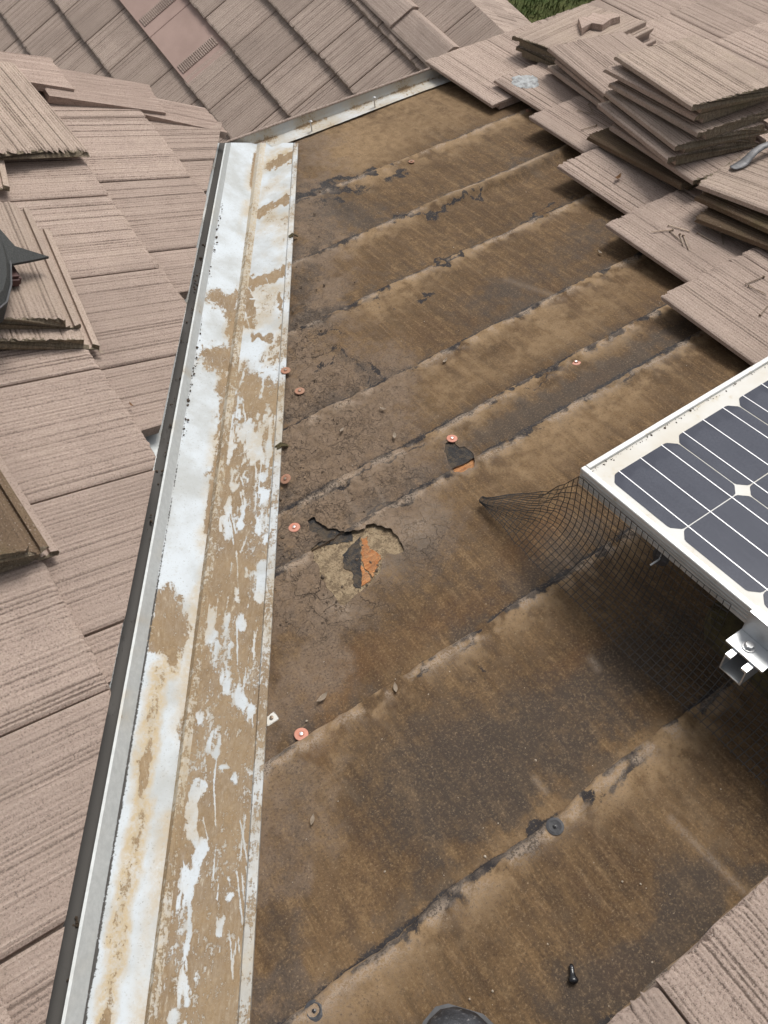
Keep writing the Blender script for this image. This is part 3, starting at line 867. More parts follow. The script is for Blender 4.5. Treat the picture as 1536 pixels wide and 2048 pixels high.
# house walls below
bm = bmesh.new(); bm_box(bm, 1.32, 4.0, 1.55, 1.75, GZ - .1, -0.62)
o = obj('wall', from_bm('wall', bm), M_STUCCO)
tag(o, 'pale rendered house wall below the stripped eave', 'wall', kind='structure')
bm = bmesh.new(); bm_prism(bm, [(-1.5, -1.0), (0.6, -1.0), (0.98, 2.0), (0.35, 2.55), (-1.5, 2.2)], GZ - .1, -0.62)
o = obj('wall', from_bm('wall', bm), M_STUCCO)
tag(o, 'pale rendered house wall below the tiled slope', 'wall', kind='structure')

# ------------------------------------------------------------------ lower gable roof behind
gable = thing('gable_roof', 'lower gable roof in grey-brown tiles beyond the eave flashing', 'roof', Matrix.Identity(4))
XR = 2.80                                            # ridge position
zr = (OFF_F + sF * XR) / cF
sF_b = lambda X: -X / cF                             # X -> b on the near slope
b_butts = [2.80, 2.493, 2.193, 1.893, 1.59, 1.285, 0.98, 0.675]
j_far = [3.044, 3.769 - 2 * COVER, 3.284, 4.293 - 3 * COVER, 4.962 - 5 * COVER, 3.3, 3.2, 3.35]
for k, xb in enumerate(b_butts):
    for i in range(-6, 12):
        y = j_far[k] + i * COVER
        if y < 1.76 or y > 6.6: continue
        M = MF @ tile_matrix(y, -xb + random.uniform(-.003, .003), random.uniform(0, .002))
        if k == 2 and 3.79 < y + .15 < 5.2:
            continue
        obj('tile', random.choice(TILE_LO), None, gable, M)
# head course below the ridge
for i in range(-6, 12):
    y = 3.2 + i * COVER
    if 1.76 < y < 6.6: obj('tile', TILE_LO[i % 5], None, gable, MF @ tile_matrix(y, -3.10, 0))
# smooth unglazed tiles with two ribbed bands, missing their coating
for yy in (3.795, 4.245, 4.695):
    bm = bmesh.new(); bm_box(bm, 0, .4485, 0, .40, 0, TT)
    bmesh.ops.bevel(bm, geom=bm.edges[:], offset=.003, segments=1, affect='EDGES')
    M = MF @ tile_matrix(yy, -2.193, 0.0)
    t_ = obj('smooth_tile', from_bm('smooth_tile', bm), M_SMOOTH, gable, M)
    bm = bmesh.new()
    for q in range(20):
        b_ = 0.135 + q * 0.0125
        y0_, y1_ = .085, .155
        bm_box(bm, y0_, y1_, b_, b_ + .007, TT - .003, TT + .005)
    obj('ribbed_band', from_bm('ribbed_band', bm), M_CAP, t_)
# slope on the other side of the ridge
MG = Matrix(((0, cF, sF, 0), (-1, 0, 0, 0), (0, -sF, cF, 0), (0, 0, 0, 1)))
G0 = Matrix.Translation((XR, 0, zr)) @ MG
for k in range(6):
    for i in range(18):
        y = -1.7 - i * COVER + (k % 2) * .146
        if y < -6.7: continue
        obj('tile', random.choice(TILE_LO), None, gable, G0 @ tile_matrix(y, 0.34 + k * EXPO, random.uniform(0, .002)))
# ridge caps: folded cap pieces, each lapping the next
cap_pts = [(-.125, -.062), (-.118, -.052), (-.02, .004), (0, .010), (.02, .004), (.118, -.052), (.125, -.062), (.112, -.070), (0, -.008), (-.112, -.070)]
for i in range(14):
    y0 = 1.74 + i * .345; y1 = y0 + .40
    bm = bmesh.new()
    lo_, hi_ = [], []
    for x_, z_ in cap_pts:
        lo_.append(bm.verts.new((x_ * 1.04, 0 + random.uniform(-.003, .003), z_ + .012))); hi_.append(bm.verts.new((x_, .40, z_ - .004)))
    n_ = len(cap_pts)
    for q in range(n_): bm.faces.new((lo_[q], lo_[(q + 1) % n_], hi_[(q + 1) % n_], hi_[q]))
    bm.faces.new(lo_[::-1]); bm.faces.new(hi_)
    obj('ridge_cap', from_bm('ridge_cap', bm), M_CAP, gable, Matrix.Translation((XR, y0, zr + .075)))
bm = bmesh.new()
prism = [(XR - 2.15 * cF * 1.0, zr - 2.15 * sF), (XR, zr), (XR + 2.15 * cF, zr - 2.15 * sF)]
v0 = [bm.verts.new((x, 1.78, z - .015)) for x, z in prism] + [bm.verts.new((x, 6.55, z - .015)) for x, z in prism]
bm.faces.new(v0[:3]); bm.faces.new(v0[3:]); bm.faces.new((v0[0], v0[1], v0[4], v0[3])); bm.faces.new((v0[1], v0[2], v0[5], v0[4])); bm.faces.new((v0[0], v0[2], v0[5], v0[3]))
obj('sheathing', from_bm('sheathing', bm), M_SHEATH, gable)
bm = bmesh.new(); bm_box(bm, XR - 1.5, XR + 1.5, 1.78, 6.3, GZ - .1, zr - 1.1)
o = obj('wall', from_bm('wall', bm), M_STUCCO)
tag(o, 'pale rendered wall below the lower gable roof', 'wall', kind='structure')

# ------------------------------------------------------------------ valley flashing
valley = thing('valley_flashing', 'white weathered metal valley flashing with centre rib and muddy pan', 'flashing', Matrix.Identity(4))


def vline(frame, p0, p1, c):
    f_ = Lp if frame == 'L' else Rp; W_ = ML if frame == 'L' else MR
    return np.array(W_ @ Vector(f_(p0, c))), np.array(W_ @ Vector(f_(p1, c)))


vl_ = {
    'outer2': vline('L', (-70, 2048), (362, 400), -.004),
    'outer': vline('L', (138, 2048), (434, 400), .002),
    'crest0': vline('L', (122, 2048), (429, 400), .030),
    'crest1': vline('L', (129, 2048), (432, 400), .030),
    'ribin': vline('L', (165, 2048), (443, 400), .007),
    'bead0': vline('L', (288, 2048), (500, 400), .004),
    'bead1': vline('L', (295, 2048), (506, 400), .017),
    'bead2': vline('R', (302, 2048), (511, 400), .017),
    'bead3': vline('R', (314, 2048), (518, 400), .010),
    'hem0': vline('R', (474, 2048), (579, 400), .011),
    'hem1': vline('R', (477, 2048), (581, 400), .016),
    'hem2': vline('R', (499, 2048), (590, 400), .0155),
    'hem3': vline('R', (501, 2048), (591, 400), .006),
}
TV = np.linspace(-0.42, 1.172, 630)


def white_strokes():
    q = []
    D_ = lambda pts, w: q.append(([(380 + x / 3.9385, 680 + y / 3.9385) for x, y in pts], w / 3.9385))
    D_([(470, 70), (400, 200), (375, 400), (360, 610)], 52); D_([(560, 30), (470, 130)], 26); D_([(700, 90), (560, 190), (570, 400), (600, 560)], 26)
    D_([(330, 700), (330, 900)], 70); D_([(470, 720), (470, 880)], 150); D_([(600, 640), (600, 860)], 130); D_([(280, 965), (380, 970), (560, 900)], 60)
    D_([(600, 900), (585, 1100)], 34); D_([(355, 1040), (345, 1170)], 45); D_([(450, 980), (445, 1150)], 20)
    D_([(325, 1240), (290, 1400), (285, 1540)], 48); D_([(430, 1225), (390, 1510)], 46); D_([(595, 1240), (575, 1530)], 110); D_([(240, 1370), (215, 1500)], 40)
    D_([(690, 80), (690, 330)], 50); D_([(500, 1850), (560, 2040)], 80); D_([(440, 1800), (470, 2000)], 30); D_([(320, 1930), (360, 2040)], 36); D_([(570, 1780), (600, 1990)], 90)
    D_([(240, 390), (235, 430)], 40)
    Z_ = lambda pts, w: q.append(([(x / 2, 1248 + y / 2) for x, y in pts], w / 2))
    Z_([(840, -40), (850, 60), (870, 160), (920, 250), (990, 345)], 52); Z_([(915, -30), (905, 120)], 26); Z_([(970, -20), (970, 30)], 30); Z_([(1000, 190), (1010, 240)], 34)
    Z_([(860, 290), (840, 330)], 26); Z_([(825, 365), (835, 430), (850, 505)], 54); Z_([(825, 520), (790, 580)], 26); Z_([(890, 585)], 26); Z_([(945, 620)], 32); Z_([(822, 265)], 26)
    Z_([(795, 650), (765, 740), (770, 860)], 54); Z_([(815, 870), (780, 1000)], 30); Z_([(755, 1020), (735, 1100), (735, 1240), (705, 1310)], 64); Z_([(700, 1330), (715, 1430), (740, 1520)], 52); Z_([(660, 1450)], 26); Z_([(880, 1165), (860, 1230)], 20)
    Z_([(910, 1100)], 24); Z_([(795, 1430)], 26); Z_([(912, 1030)], 16); Z_([(700, 1580), (730, 1640)], 60); Z_([(655, 1130), (670, 1000), (655, 1230)], 8); Z_([(1000, 590)], 26)
    return q


WS = white_strokes()
SCR = [([(random.uniform(470, 560), y_), (random.uniform(470, 560), y_ + random.uniform(-60, 60))], random.uniform(1.0, 2.2)) for y_ in range(560, 760, 14)]
SCR += [([(x_, y_), (x_ + random.uniform(-14, 18), y_ + random.uniform(30, 110))], random.uniform(.9, 1.8)) for x_, y_ in [(random.uniform(0, 1), random.uniform(760, 1980)) for _ in range(60)] for x_ in [300 + (2048 - y_) * .13 + 20 + x_ * 150]]
TAN_L = [([(x / 2, 1248 + y / 2) for x, y in p], w / 2) for p, w in (
    ([(640, 180), (605, 420), (575, 560), (570, 720)], 60), ([(575, 760), (540, 900), (520, 1000), (490, 1120), (470, 1300), (440, 1460), (420, 1640)], 70), ([(590, 20), (680, 90), (690, 180)], 60))]
BROWN_L = [[(415, 570), (452, 586), (482, 566), (480, 670), (452, 672), (448, 625), (412, 606)],
           [(398, 690), (470, 692), (462, 745), (432, 748), (420, 735), (402, 728)],
           [(434, 745), (462, 742), (448, 860), (432, 950), (418, 1080), (412, 1040), (430, 880), (436, 800)],
           [(296, 1250), (310, 1180), (345, 1165), (385, 1262), (356, 1330), (345, 1340), (320, 1316), (296, 1304)]]
BROWN_R = [([(512, 432), (540, 412), (582, 396)], 14), ([(490, 566), (530, 558), (580, 538)], 18), ([(498, 575), (500, 650)], 22), ([(560, 585), (566, 660)], 10), ([(505, 672), (540, 676)], 12), ([(545, 330), (585, 312)], 22)]


def valley_part(name, keys, subs, bare=()):
    strips = []; bm_ = []
    for (k0, k1), n_ in zip(zip(keys[:-1], keys[1:]), subs):
        for q in range(n_):
            f = q / n_
            a0 = vl_[k0][0] * (1 - f) + vl_[k1][0] * f; a1 = vl_[k0][1] * (1 - f) + vl_[k1][1] * f
            strips.append(a0 + (a1 - a0) * TV[:, None]); bm_.append(1.0 if (k0, k1) in bare else 0.0)
    k1 = keys[-1]; strips.append(vl_[k1][0] + (vl_[k1][1] - vl_[k1][0]) * TV[:, None]); bm_.append(bm_[-1])
    P = np.stack(strips, 0)
    PX = proj(P)
    u = P[..., 1]; v_ = P[..., 0] - 0.65 * P[..., 1]
    P = P + np.stack([0 * u, 0 * u, 0.0022 * (fbm(u, v_, 6, 2, 5) - .5)], -1)
    wv = np.stack([(fbm(u, v_, 55, 4, 6) - .5) * 26, (fbm(u, v_, 55, 4, 8) - .5) * 26], -1)
    PW = PX + wv
    y = PX[..., 1]
    mud = np.zeros_like(u); grime_shade = np.zeros_like(u); tan = np.zeros_like(u)
    n1 = fbm(u, v_, 14, 4, 9)
    if name == 'right_pan':
        mud = 0.17 + 0.52 * sm(y + (n1 - .5) * 150, 660, 760) + .25 * (n1 - .5)
        mud = np.where(y < 700, mud + .12 * sm(n1, .5, .7), mud)
        for pts, w_ in BROWN_R: mud = np.maximum(mud, stroke(PW, pts, w_, 6) * .85)
        ws = np.zeros_like(u)
        for pts, w_ in WS: ws = np.maximum(ws, stroke(PX + wv * 1.15, pts, w_ * 1.05, 6))
        for pts, w_ in SCR: ws = np.maximum(ws, .8 * stroke(PX + wv * .12, pts, w_ + 1.5, 2))
        stn = fbm(u * .3, v_ * 1.0, 75, 4, 17)
        ws = ws * (.25 + .75 * sm(stn + .25 * (n1 - .5), .36, .52))
        mud = mud * (1 - ws) + (0.10 + .2 * sm(n1, .5, .8)) * ws
        mud += .25 * sm(y, 2048, 1100) * (fbm(u, v_, 30, 3, 19) - .55)
        tan = .55 * sm(n1, .35, .65) + .7 * blob(PX, 565, 315, 40, 16, -15)
    elif name == 'left_pan':
        for pl in BROWN_L:
            acc = 0
            for q_ in range(5):
                w2 = np.stack([(fbm(u, v_, 30, 4, 60 + q_) - .5) * 60, (fbm(u, v_, 30, 4, 90 + q_) - .5) * 60], -1)
                acc = acc + inpoly(PX + w2, pl)
            mud = np.maximum(mud, acc / 5 * .72)
        for pts, w_ in TAN_L:
            tan = np.maximum(tan, stroke(PW, pts, w_ * 1.3, 14)); mud = np.maximum(mud, stroke(PW, pts, w_ * .7, 10) * (.35 + .35 * sm(n1, .45, .65)))
        # dirt against the centre rib and dark crumbs along the side rib
        dr = (np.arange(P.shape[0])[:, None] / (P.shape[0] - 1))
        mud = np.maximum(mud, sm(dr, .80, .98) * sm(fbm(u, v_ * 0, 5, 3, 29), .36, .6) * .8)
        tan = np.maximum(tan, .7 * sm(dr, .6, .95) * sm(n1, .35, .6))
        grime_shade = np.exp(-((dr - .02) / .03) ** 2) * (.55 + .5 * (fbm(u, v_ * 0, 60, 3, 33) - .4)) * sm(y, 350, 600)
        grime_shade += .36 * sm(y, 700, 1400) + .25 * sm(y, 1300, 1700) * sm(fbm(u, v_, 40, 3, 35), .5, .75) * (1 - sm(dr, .2, .5))
    elif name == 'centre_rib':
        mud = .45 + .5 * (n1 - .4) - .3 * sm(y, 520, 350); tan = np.full_like(u, .8)
    elif name == 'hem':
        mud = .32 + .6 * (fbm(u, v_, 25, 3, 44) - .45) + .2 * sm(y, 1200, 1500) * sm(y, 1700, 1500); tan = .5 * sm(n1, .35, .65)
        grime_shade = .35 * sm(fbm(u, v_, 30, 3, 46), .5, .8)
    else:
        tan = .25 * sm(n1, .55, .8); mud = .3 * sm(n1, .62, .8)
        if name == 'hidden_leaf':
            dr = (np.arange(P.shape[0])[:, None] / (P.shape[0] - 1)); grime_shade = sm(dr, .73, .78) * 1.7 + 0 * n1  # painted shade: leaf coloured dark in the gap between cut tiles and side rib
    cl = lambda x_: np.clip(x_, 0, 1)
    m = np.stack([cl(mud), np.clip(grime_shade, 0, 2), cl(tan), np.repeat(np.array(bm_)[:, None], P.shape[1], 1)], -1)
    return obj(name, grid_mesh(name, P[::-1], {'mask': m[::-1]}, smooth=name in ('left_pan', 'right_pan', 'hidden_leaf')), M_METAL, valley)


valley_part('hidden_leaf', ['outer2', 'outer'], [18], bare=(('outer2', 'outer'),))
valley_part('side_rib', ['outer', 'crest0', 'crest1', 'ribin'], [4, 1, 4], bare=(('outer', 'crest0'), ('crest0', 'crest1'), ('crest1', 'ribin')))
valley_part('left_pan', ['ribin', 'bead0'], [44])
valley_part('centre_rib', ['bead0', 'bead1', 'bead2', 'bead3'], [3, 3, 3])
valley_part('right_pan', ['bead3', 'hem0'], [60])
valley_part('hem', ['hem0', 'hem1', 'hem2', 'hem3'], [1, 5, 1])
# fixing clip on the hem
bm = bmesh.new(); p = Rp((541, 1436), .008)
bm_box(bm, p[0] - .012, p[0] + .012, p[1] - .010, p[1] + .010, .004, .006)
bmesh.ops.bevel(bm, geom=bm.edges[:], offset=.002, segments=1, affect='EDGES')
o = obj('clip', from_bm('clip', bm), M_BACK, valley, MR)
bm = bmesh.new(); bm_lathe(bm, [(.0035, 0), (.0035, .002), (.001, .003)], 10)
obj('nail', from_bm('nail', bm), M_NAIL, valley, MR @ Matrix.Translation((p[0] + .002, p[1], .0065)))
for px_ in ((575, 890), (597, 470)):
    bm = bmesh.new(); p = Rp((px_[0] - 10, px_[1]), .02)
    for q in range(3):
        bm_tube(bm, [(p[0] - .014 + random.uniform(-.003, .003), p[1] + q * .004, p[2] - .003), (p[0], p[1] + q * .004, p[2] + random.uniform(-.001, .002)), (p[0] + .012, p[1] + q * .003 - .003, p[2] - .008)], .0022, 5)
    obj('wire_tie', from_bm('wire_tie', bm), M_MOSSWOOD, valley, MR)

# crumbs of dirt lying against the side rib and along the hem
rs = np.random.RandomState(5)


def crumbs(name, pts, rmin, rmax, mat, label, cat):
    bm = bmesh.new()
    for P in pts:
        r = random.uniform(rmin, rmax) * random.choice((.6, .8, 1, 1, 1.4))
        m_ = bmesh.ops.create_icosphere(bm, subdivisions=1, radius=r)
        sc_ = Vector((random.uniform(.7, 1.4), random.uniform(.7, 1.4), random.uniform(.35, .8)))
        for v in m_['verts']:
            v.co = Vector((v.co.x * sc_.x, v.co.y * sc_.y, v.co.z * sc_.z)) * random.uniform(.85, 1.15) + Vector(P)
    o = obj(name, from_bm(name, bm), mat)
    return tag(o, label, cat, kind='stuff')


pts = []
a0, a1 = vl_['ribin']
for _ in range(170):
    t = random.uniform(-.1, 1.0); P = a0 + (a1 - a0) * t + np.array([random.gauss(.004, .0035), random.gauss(0, .002), .001])
    if fbm(np.array(t), np.array(0.), 9, 2, 3) > .42: pts.append(P)
o0, o1 = vl_['outer']
for _ in range(120):
    t = random.uniform(.0, 1.05); P = o0 + (o1 - o0) * t + np.array([random.gauss(-.012, .006), random.gauss(.004, .004), .004 + random.uniform(0, .012)])
    if fbm(np.array(t), np.array(7.), 6, 2, 8) > .45: pts.append(P)
crumbs('moss_crumb', pts, .0012, .0034, M_CRUMB, 'dark moss and dirt crumbs along the flashing side rib', 'dirt')
pts = []
for _ in range(150):
    px_ = (random.uniform(560, 1480), random.uniform(250, 2040)); p = Rp(px_, .006)
    if p[0] > HEMX(p[1]) + .02 and not (px_[0] > 1100 and px_[1] > 760 and px_[1] < 1350): pts.append(RW(*p[:2], .0065))
crumbs('pale_chip', pts, .0006, .0015, M_CHIP, 'tiny pale chips scattered over the brown felt', 'debris')
pts = []
for _ in range(260):
    a_, b_ = random.uniform(-2.2, .2), random.uniform(-.6, 1.3)
    P = Vector((a_, b_, .055))
    if (P - cut0).dot(cut_n) < -.03 and (P - tr0).dot(tr_n) < -.08: pts.append(ML @ Vector((a_, b_, .036 + .026 * ((b_ - .151) % .311) / .311 + .0)))
crumbs('dark_speck', pts, .0010, .0030, M_CRUMB, 'dark specks of dirt scattered over the pink-grey tiles', 'dirt')
pts = []
for _ in range(26):
    px_ = (random.uniform(620, 800), random.uniform(1050, 1210))
    if inpoly(np.array(px_), HOLE1): pts.append(RW(*Rp(px_, .003)[:2], .003))
for _ in range(650):
    px_ = (random.uniform(545, 860), random.uniform(350, 1260)); p = Rp(px_, .008)
    if HEMX(p[1]) + .008 < p[0] < HEMX(p[1]) + .03 + abs(random.gauss(0, .12)): pts.append(RW(p[0], p[1], .008))
crumbs('mud_crumb', pts, .0010, .0030, M_MUDCRUMB, 'dark mud crumbs on cracked dirt beside the flashing hem', 'dirt')

# ------------------------------------------------------------------ eave flashing
eave = thing('eave_flashing', 'pale metal eave flashing angle with upstand beyond the felt', 'flashing', MR)
A0, A1 = 1.395, 2.26
nn = 60
rowsP = []
prof_e = [(2.163, .009), (2.175, .012), (2.200, .011), (2.222, .012), (2.226, .022), (2.229, .046)]
aa = np.linspace(A0, A1, nn)
Pm = np.array([[(x_ + (0.03 * (1 - j / 5) if i == 0 else 0), b_ + .004 * math.sin(x_ * 7) * (j < 2) + random.uniform(-.0006, .0006), c_) for j, (b_, c_) in enumerate(prof_e)] for i, x_ in enumerate(aa)])
n1 = fbm(Pm[..., 0], Pm[..., 1], 14, 4, 91)
mk = np.stack([np.clip(.15 + .9 * (n1 - .45) + .35 * (np.arange(6)[None, :] == 3), 0, 1), .5 * sm(fbm(Pm[..., 0], Pm[..., 1] * 0, 18, 3, 93), .5, .7) * (np.arange(6)[None, :] == 3), np.clip(n1, 0, 1), np.repeat(np.array([[0, 0, 0, .3, .8, .8]]), nn, 0)], -1)
obj('base_flange', grid_mesh('base_flange', Pm[:, :4], {'mask': mk[:, :4]}, smooth=False), M_METAL, eave)
Pu = Pm[:, 3:].copy(); Pu = np.concatenate([[[[1.235 + .0, b_, c_] for b_, c_ in prof_e[3:]]], Pu[0:1] * 1, Pu], 0)
mu = np.concatenate([mk[:1, 3:], mk[:1, 3:], mk[:, 3:]], 0)
obj('upstand', grid_mesh('upstand', Pu, {'mask': mu}, smooth=False), M_METAL, eave)
bm = bmesh.new(); bm_tube(bm, [(1.225, 2.231, .047), (1.5, 2.231, .048), (1.9, 2.230, .048), (2.30, 2.230, .048)], .0045, 8)
obj('rolled_edge', from_bm('rolled_edge', bm), M_CAP, eave)
for px_ in ((624, 262), (750, 214)):
    p = Rp(px_, .012)
    bm = bmesh.new(); bm_tube(bm, [(0, 0, 0), (-.001, .002, .032)], .0022, 8); bm_lathe(bm, [(.006, .032), (.0065, .034), (.003, .037)], 12)
    o = obj('nail', from_bm('nail', bm), M_ZINC)
    o.matrix_world = MR @ Matrix.Translation((p[0], p[1], .012))
    tag(o, 'galvanised nail standing upright in the eave flashing, ' + ('nearer the valley' if px_[0] < 700 else 'nearer the fixed tiles'), 'nail', 'upright nails in the eave flashing')

# ------------------------------------------------------------------ solar panel
HP = 0.25
pan = thing('solar_panel', 'white framed solar panel with dark square cells over the felt', 'solar panel', MR @ Matrix.Translation((1.021, 0.267, HP)))
PW_, PLn, FT, FW = 0.996, 1.66, 0.040, 0.011


def frame_bar(x0, x1, y0, y1, name='frame_bar'):
    bm = bmesh.new(); bm_box(bm, x0, x1, y0, y1, -FT, 0)
    bmesh.ops.bevel(bm, geom=bm.edges[:], offset=.0012, segments=1, affect='EDGES')
    return obj(name, from_bm(name, bm), M_FRAME, pan)


frame_bar(0, FW, -PLn, 0); frame_bar(PW_ - FW, PW_, -PLn, 0)
frame_bar(FW + .0005, PW_ - FW - .0005, -FW, 0); frame_bar(FW + .0005, PW_ - FW - .0005, -PLn, -PLn + FW)
# shallow grooves on the visible outer face
bm = bmesh.new()
for z_ in (-.012, -.02, -.029): bm_box(bm, -.0012, -.0002, -PLn + .01, -.004, z_ - .0012, z_ + .0012)
obj('side_groove', from_bm('side_groove', bm), M_ALU, pan)
bm = bmesh.new(); bm_box(bm, FW, PW_ - FW, -PLn + FW, -FW, -.010, -.005)
obj('back_sheet', from_bm('back_sheet', bm), M_BACK, pan)
CS, CP, NOT = 0.156, 0.158, 0.0155
cx0, cy0 = 1.044 - 1.021, 0.224 - 0.267
bm = bmesh.new()
h_ = CS / 2; ch = NOT
# pseudo-square cell as a fine grid so dust can build up at the lower edge
gn = 26
Pc = np.zeros((gn, gn, 3)); gx = np.linspace(-h_, h_, gn); Pc[..., 0] = gx[:, None]; Pc[..., 1] = gx[None, :]
lim = np.abs(Pc[..., 0]) + np.abs(Pc[..., 1]) - (2 * h_ - ch)
over = np.maximum(lim, 0)
Pc[..., 0] -= np.sign(Pc[..., 0]) * over / 2; Pc[..., 1] -= np.sign(Pc[..., 1]) * over / 2


def cell_mesh(dusty):
    n_ = fbm(Pc[..., 0] + 3, Pc[..., 1], 40, 4, 101)
    d_ = .5 + .5 * (n_ - .4)
    if dusty:
        edge = (h_ - Pc[..., 1]) + (n_ - .5) * .05
        d_ = d_ * sm(edge, .018, .026)
    m_ = np.stack([np.clip(d_, 0, 1)] * 3 + [np.ones_like(d_)], -1)
    me_ = grid_mesh('cell', Pc, {'mask': m_}, smooth=False); me_.materials.append(M_CELL); return me_


CELL_D, CELL = cell_mesh(True), cell_mesh(False)
bm = bmesh.new()
for q in (-1, 0, 1): bm_box(bm, q * .052 - .0009, q * .052 + .0009, -CP / 2, CP / 2, 0, .0002)
BUS = from_bm('busbar', bm); BUS.materials.append(M_BUS)
for i in range(6):
    for j in range(10):
        M = Matrix.Translation((cx0 + (i + .5) * CP, cy0 - (j + .5) * CP, -.0046))
        c_ = obj('cell', CELL_D if j == 0 else CELL, None, pan, M)
        obj('busbar', BUS, None, c_, Matrix.Translation((0, 0, .0004)))
# dirt ridge against the lower frame bar
pts = []
Mp = MR @ Matrix.Translation((1.021, 0.267, HP))
for _ in range(150):
    x_ = random.uniform(.012, .95); pts.append(Mp @ Vector((x_, -FW - .0015 - abs(random.gauss(0, .003)), -.0045)))
crumbs('panel_dirt', pts, .0006, .0015, M_CRUMB, 'thin line of dirt along the panel frame', 'dirt')

# rail, clamp
RC0, RC1 = 0.160, 0.2005
rail = thing('mounting_rail', 'open aluminium mounting rail sticking out below the solar panel', 'rail', MR @ Matrix.Translation((0.963, -0.139, RC0)))
bm = bmesh.new(); W2, H2, tk = .020, RC1 - RC0, .0022
prof = [(-W2, H2), (-W2, 0), (W2, 0), (W2, H2), (W2 - .010, H2), (W2 - .010, H2 - .005), (W2 - tk, H2 - .005), (W2 - tk, tk), (-W2 + tk, tk), (-W2 + tk, H2 - .005), (-W2 + .010, H2 - .005), (-W2 + .010, H2)]
r0 = [bm.verts.new((0, y_, z_)) for y_, z_ in prof]; r1 = [bm.verts.new((1.25, y_, z_)) for y_, z_ in prof]
n_ = len(prof)
for q in range(n_): bm.faces.new((r0[q], r0[(q + 1) % n_], r1[(q + 1) % n_], r1[q]))
for q in ((0, 1, 8, 9), (1, 2, 7, 8), (2, 3, 6, 7), (3, 4, 5, 6), (9, 10, 11, 0)):
    bm.faces.new([r0[x_] for x_ in q]); bm.faces.new([r1[x_] for x_ in q][::-1])
obj('channel', from_bm('channel', bm), M_ALU, rail)
clamp = thing('end_clamp', 'aluminium end clamp gripping the panel frame on the rail', 'clamp', MR @ Matrix.Translation((0.963, -0.139, RC1)))
bm = bmesh.new()
bm_box(bm, .016, .054, -.034, .034, .0005, .0045)
obj('foot_plate', from_bm('foot_plate', bm), M_ALU, clamp)
bm = bmesh.new(); bm_box(bm, .0505, .0560, -.0335, .0335, .005, .0505); obj('upright', from_bm('upright', bm), M_ALU, clamp)
bm = bmesh.new(); bm_box(bm, .0500, .0665, -.0335, .0335, .0508, .0538); obj('lip', from_bm('lip', bm), M_ALU, clamp)
bm = bmesh.new(); bm_lathe(bm, [(.0105, .0047), (.0105, .0062), (.0098, .0064)], 24, Matrix.Translation((.034, .006, 0)))
bm_lathe(bm, [(.0078, .0064), (.0078, .0108), (.0066, .0120)], 6, Matrix.Translation((.034, .006, 0)))
obj('bolt', from_bm('bolt', bm), M_ZINC, clamp)
# rail foot and mossy block
bm = bmesh.new(); bm_prism(bm, [(1.075, -.185), (1.36, -.20), (1.36, -.012), (1.105, -.004), (1.082, -.03)], .004, .062, .004)
bmesh.ops.subdivide_edges(bm, edges=bm.edges[:], cuts=2)
for v in bm.verts: v.co += Vector((random.uniform(-.002, .002), random.uniform(-.002, .002), random.uniform(-.002, .002)))
o = obj('timber_block', from_bm('timber_block', bm), M_MOSSWOOD); o.matrix_world = MR
tag(o, 'mossy green timber block under the solar panel rail', 'timber')
bm = bmesh.new(); bm_box(bm, 1.17, 1.21, -.165, -.113, .063, .1595)
o = obj('rail_bracket', from_bm('rail_bracket', bm), M_ALU); o.matrix_world = MR
tag(o, 'aluminium bracket carrying the rail on the mossy block', 'bracket')

# ------------------------------------------------------------------ wire mesh skirt
SQ = 0.0127
nb_, nj = 84, 17


def mesh_pt(i, j):
    b = 0.468 - i * SQ
    t = j / nj
    n = max(0.0, (b - 0.262) / 0.206)
    P0 = Vector((1.016, b, .236)); P1 = Vector((1.016, b, .10)); P2 = Vector((1.000, b, .075)); P3 = Vector((.930, b, .052))
    if n > 0:
        P0 = Vector((1.016 + .055 * math.sin(math.pi * min(1, n * 1.1)) - .045 * n, b + .03 * math.sin(math.pi * n), .214 * (1 - n) ** 3 + .022 + .012 * math.sin(n * 9) * (1 - n)))
        P3 = P3.lerp(Vector((.958, b, .015)), n)
        hz_ = max(0.0, 1 - 2.2 * n)
        P1 = P1 * hz_ + (P0.lerp(P3, .33) + Vector((0, 0, .012))) * (1 - hz_); P2 = P2 * hz_ + (P0.lerp(P3, .66) + Vector((0, 0, .004))) * (1 - hz_)
    q = (1 - t)
    P = P0 * q ** 3 + P1 * 3 * q * q * t + P2 * 3 * q * t * t + P3 * t ** 3
    k = i * .21 + j * .33
    P += Vector((.003 * math.sin(k * 1.3) + .004 * math.sin(i * .13), .002 * math.sin(k * .7 + 1), .004 * math.sin(i * .17 + j * .1)))
    if n > 0: P += Vector((.006 * math.sin(j * 1.9 + i), .004 * math.sin(j * 1.1 + i * 2.3), .005 * math.sin(j * 1.4 + i * 1.7))) * min(1, n * 3) * (1 - n) * .6
    P.z = max(P.z, .010)
    return P


skirt = thing('wire_mesh', 'black wire mesh bird guard hanging from the solar panel frame', 'wire mesh', MR)
bm = bmesh.new(); bm2 = bmesh.new()
first = lambda i: 0 if i <= 43 else 5
for i in range(nb_):
    js = range(first(i), nj + 1)
    if len(js) > 1: bm_tube(bm, [mesh_pt(i, j) for j in js] + ([mesh_pt(i, nj) + Vector((-.004, 0, -.001))]), .0008, 4, cap=False)
for j in range(nj + 1):
    ii = [i for i in range(nb_) if j >= first(i)]
    if len(ii) > 1: bm_tube(bm2, [mesh_pt(i, j) for i in ii], .0008, 4, cap=False)
obj('cross_wire', from_bm('cross_wire', bm), M_WIRE, skirt)
obj('long_wire', from_bm('long_wire', bm2), M_WIRE, skirt)
clipo = thing('mesh_clip', 'black disc clip with bent silver pin on the wire mesh', 'clip', MR @ Matrix.Translation(Rp((1322, 1113), .195)))
Mt = Matrix.Rotation(rad(-68), 4, 'Y')
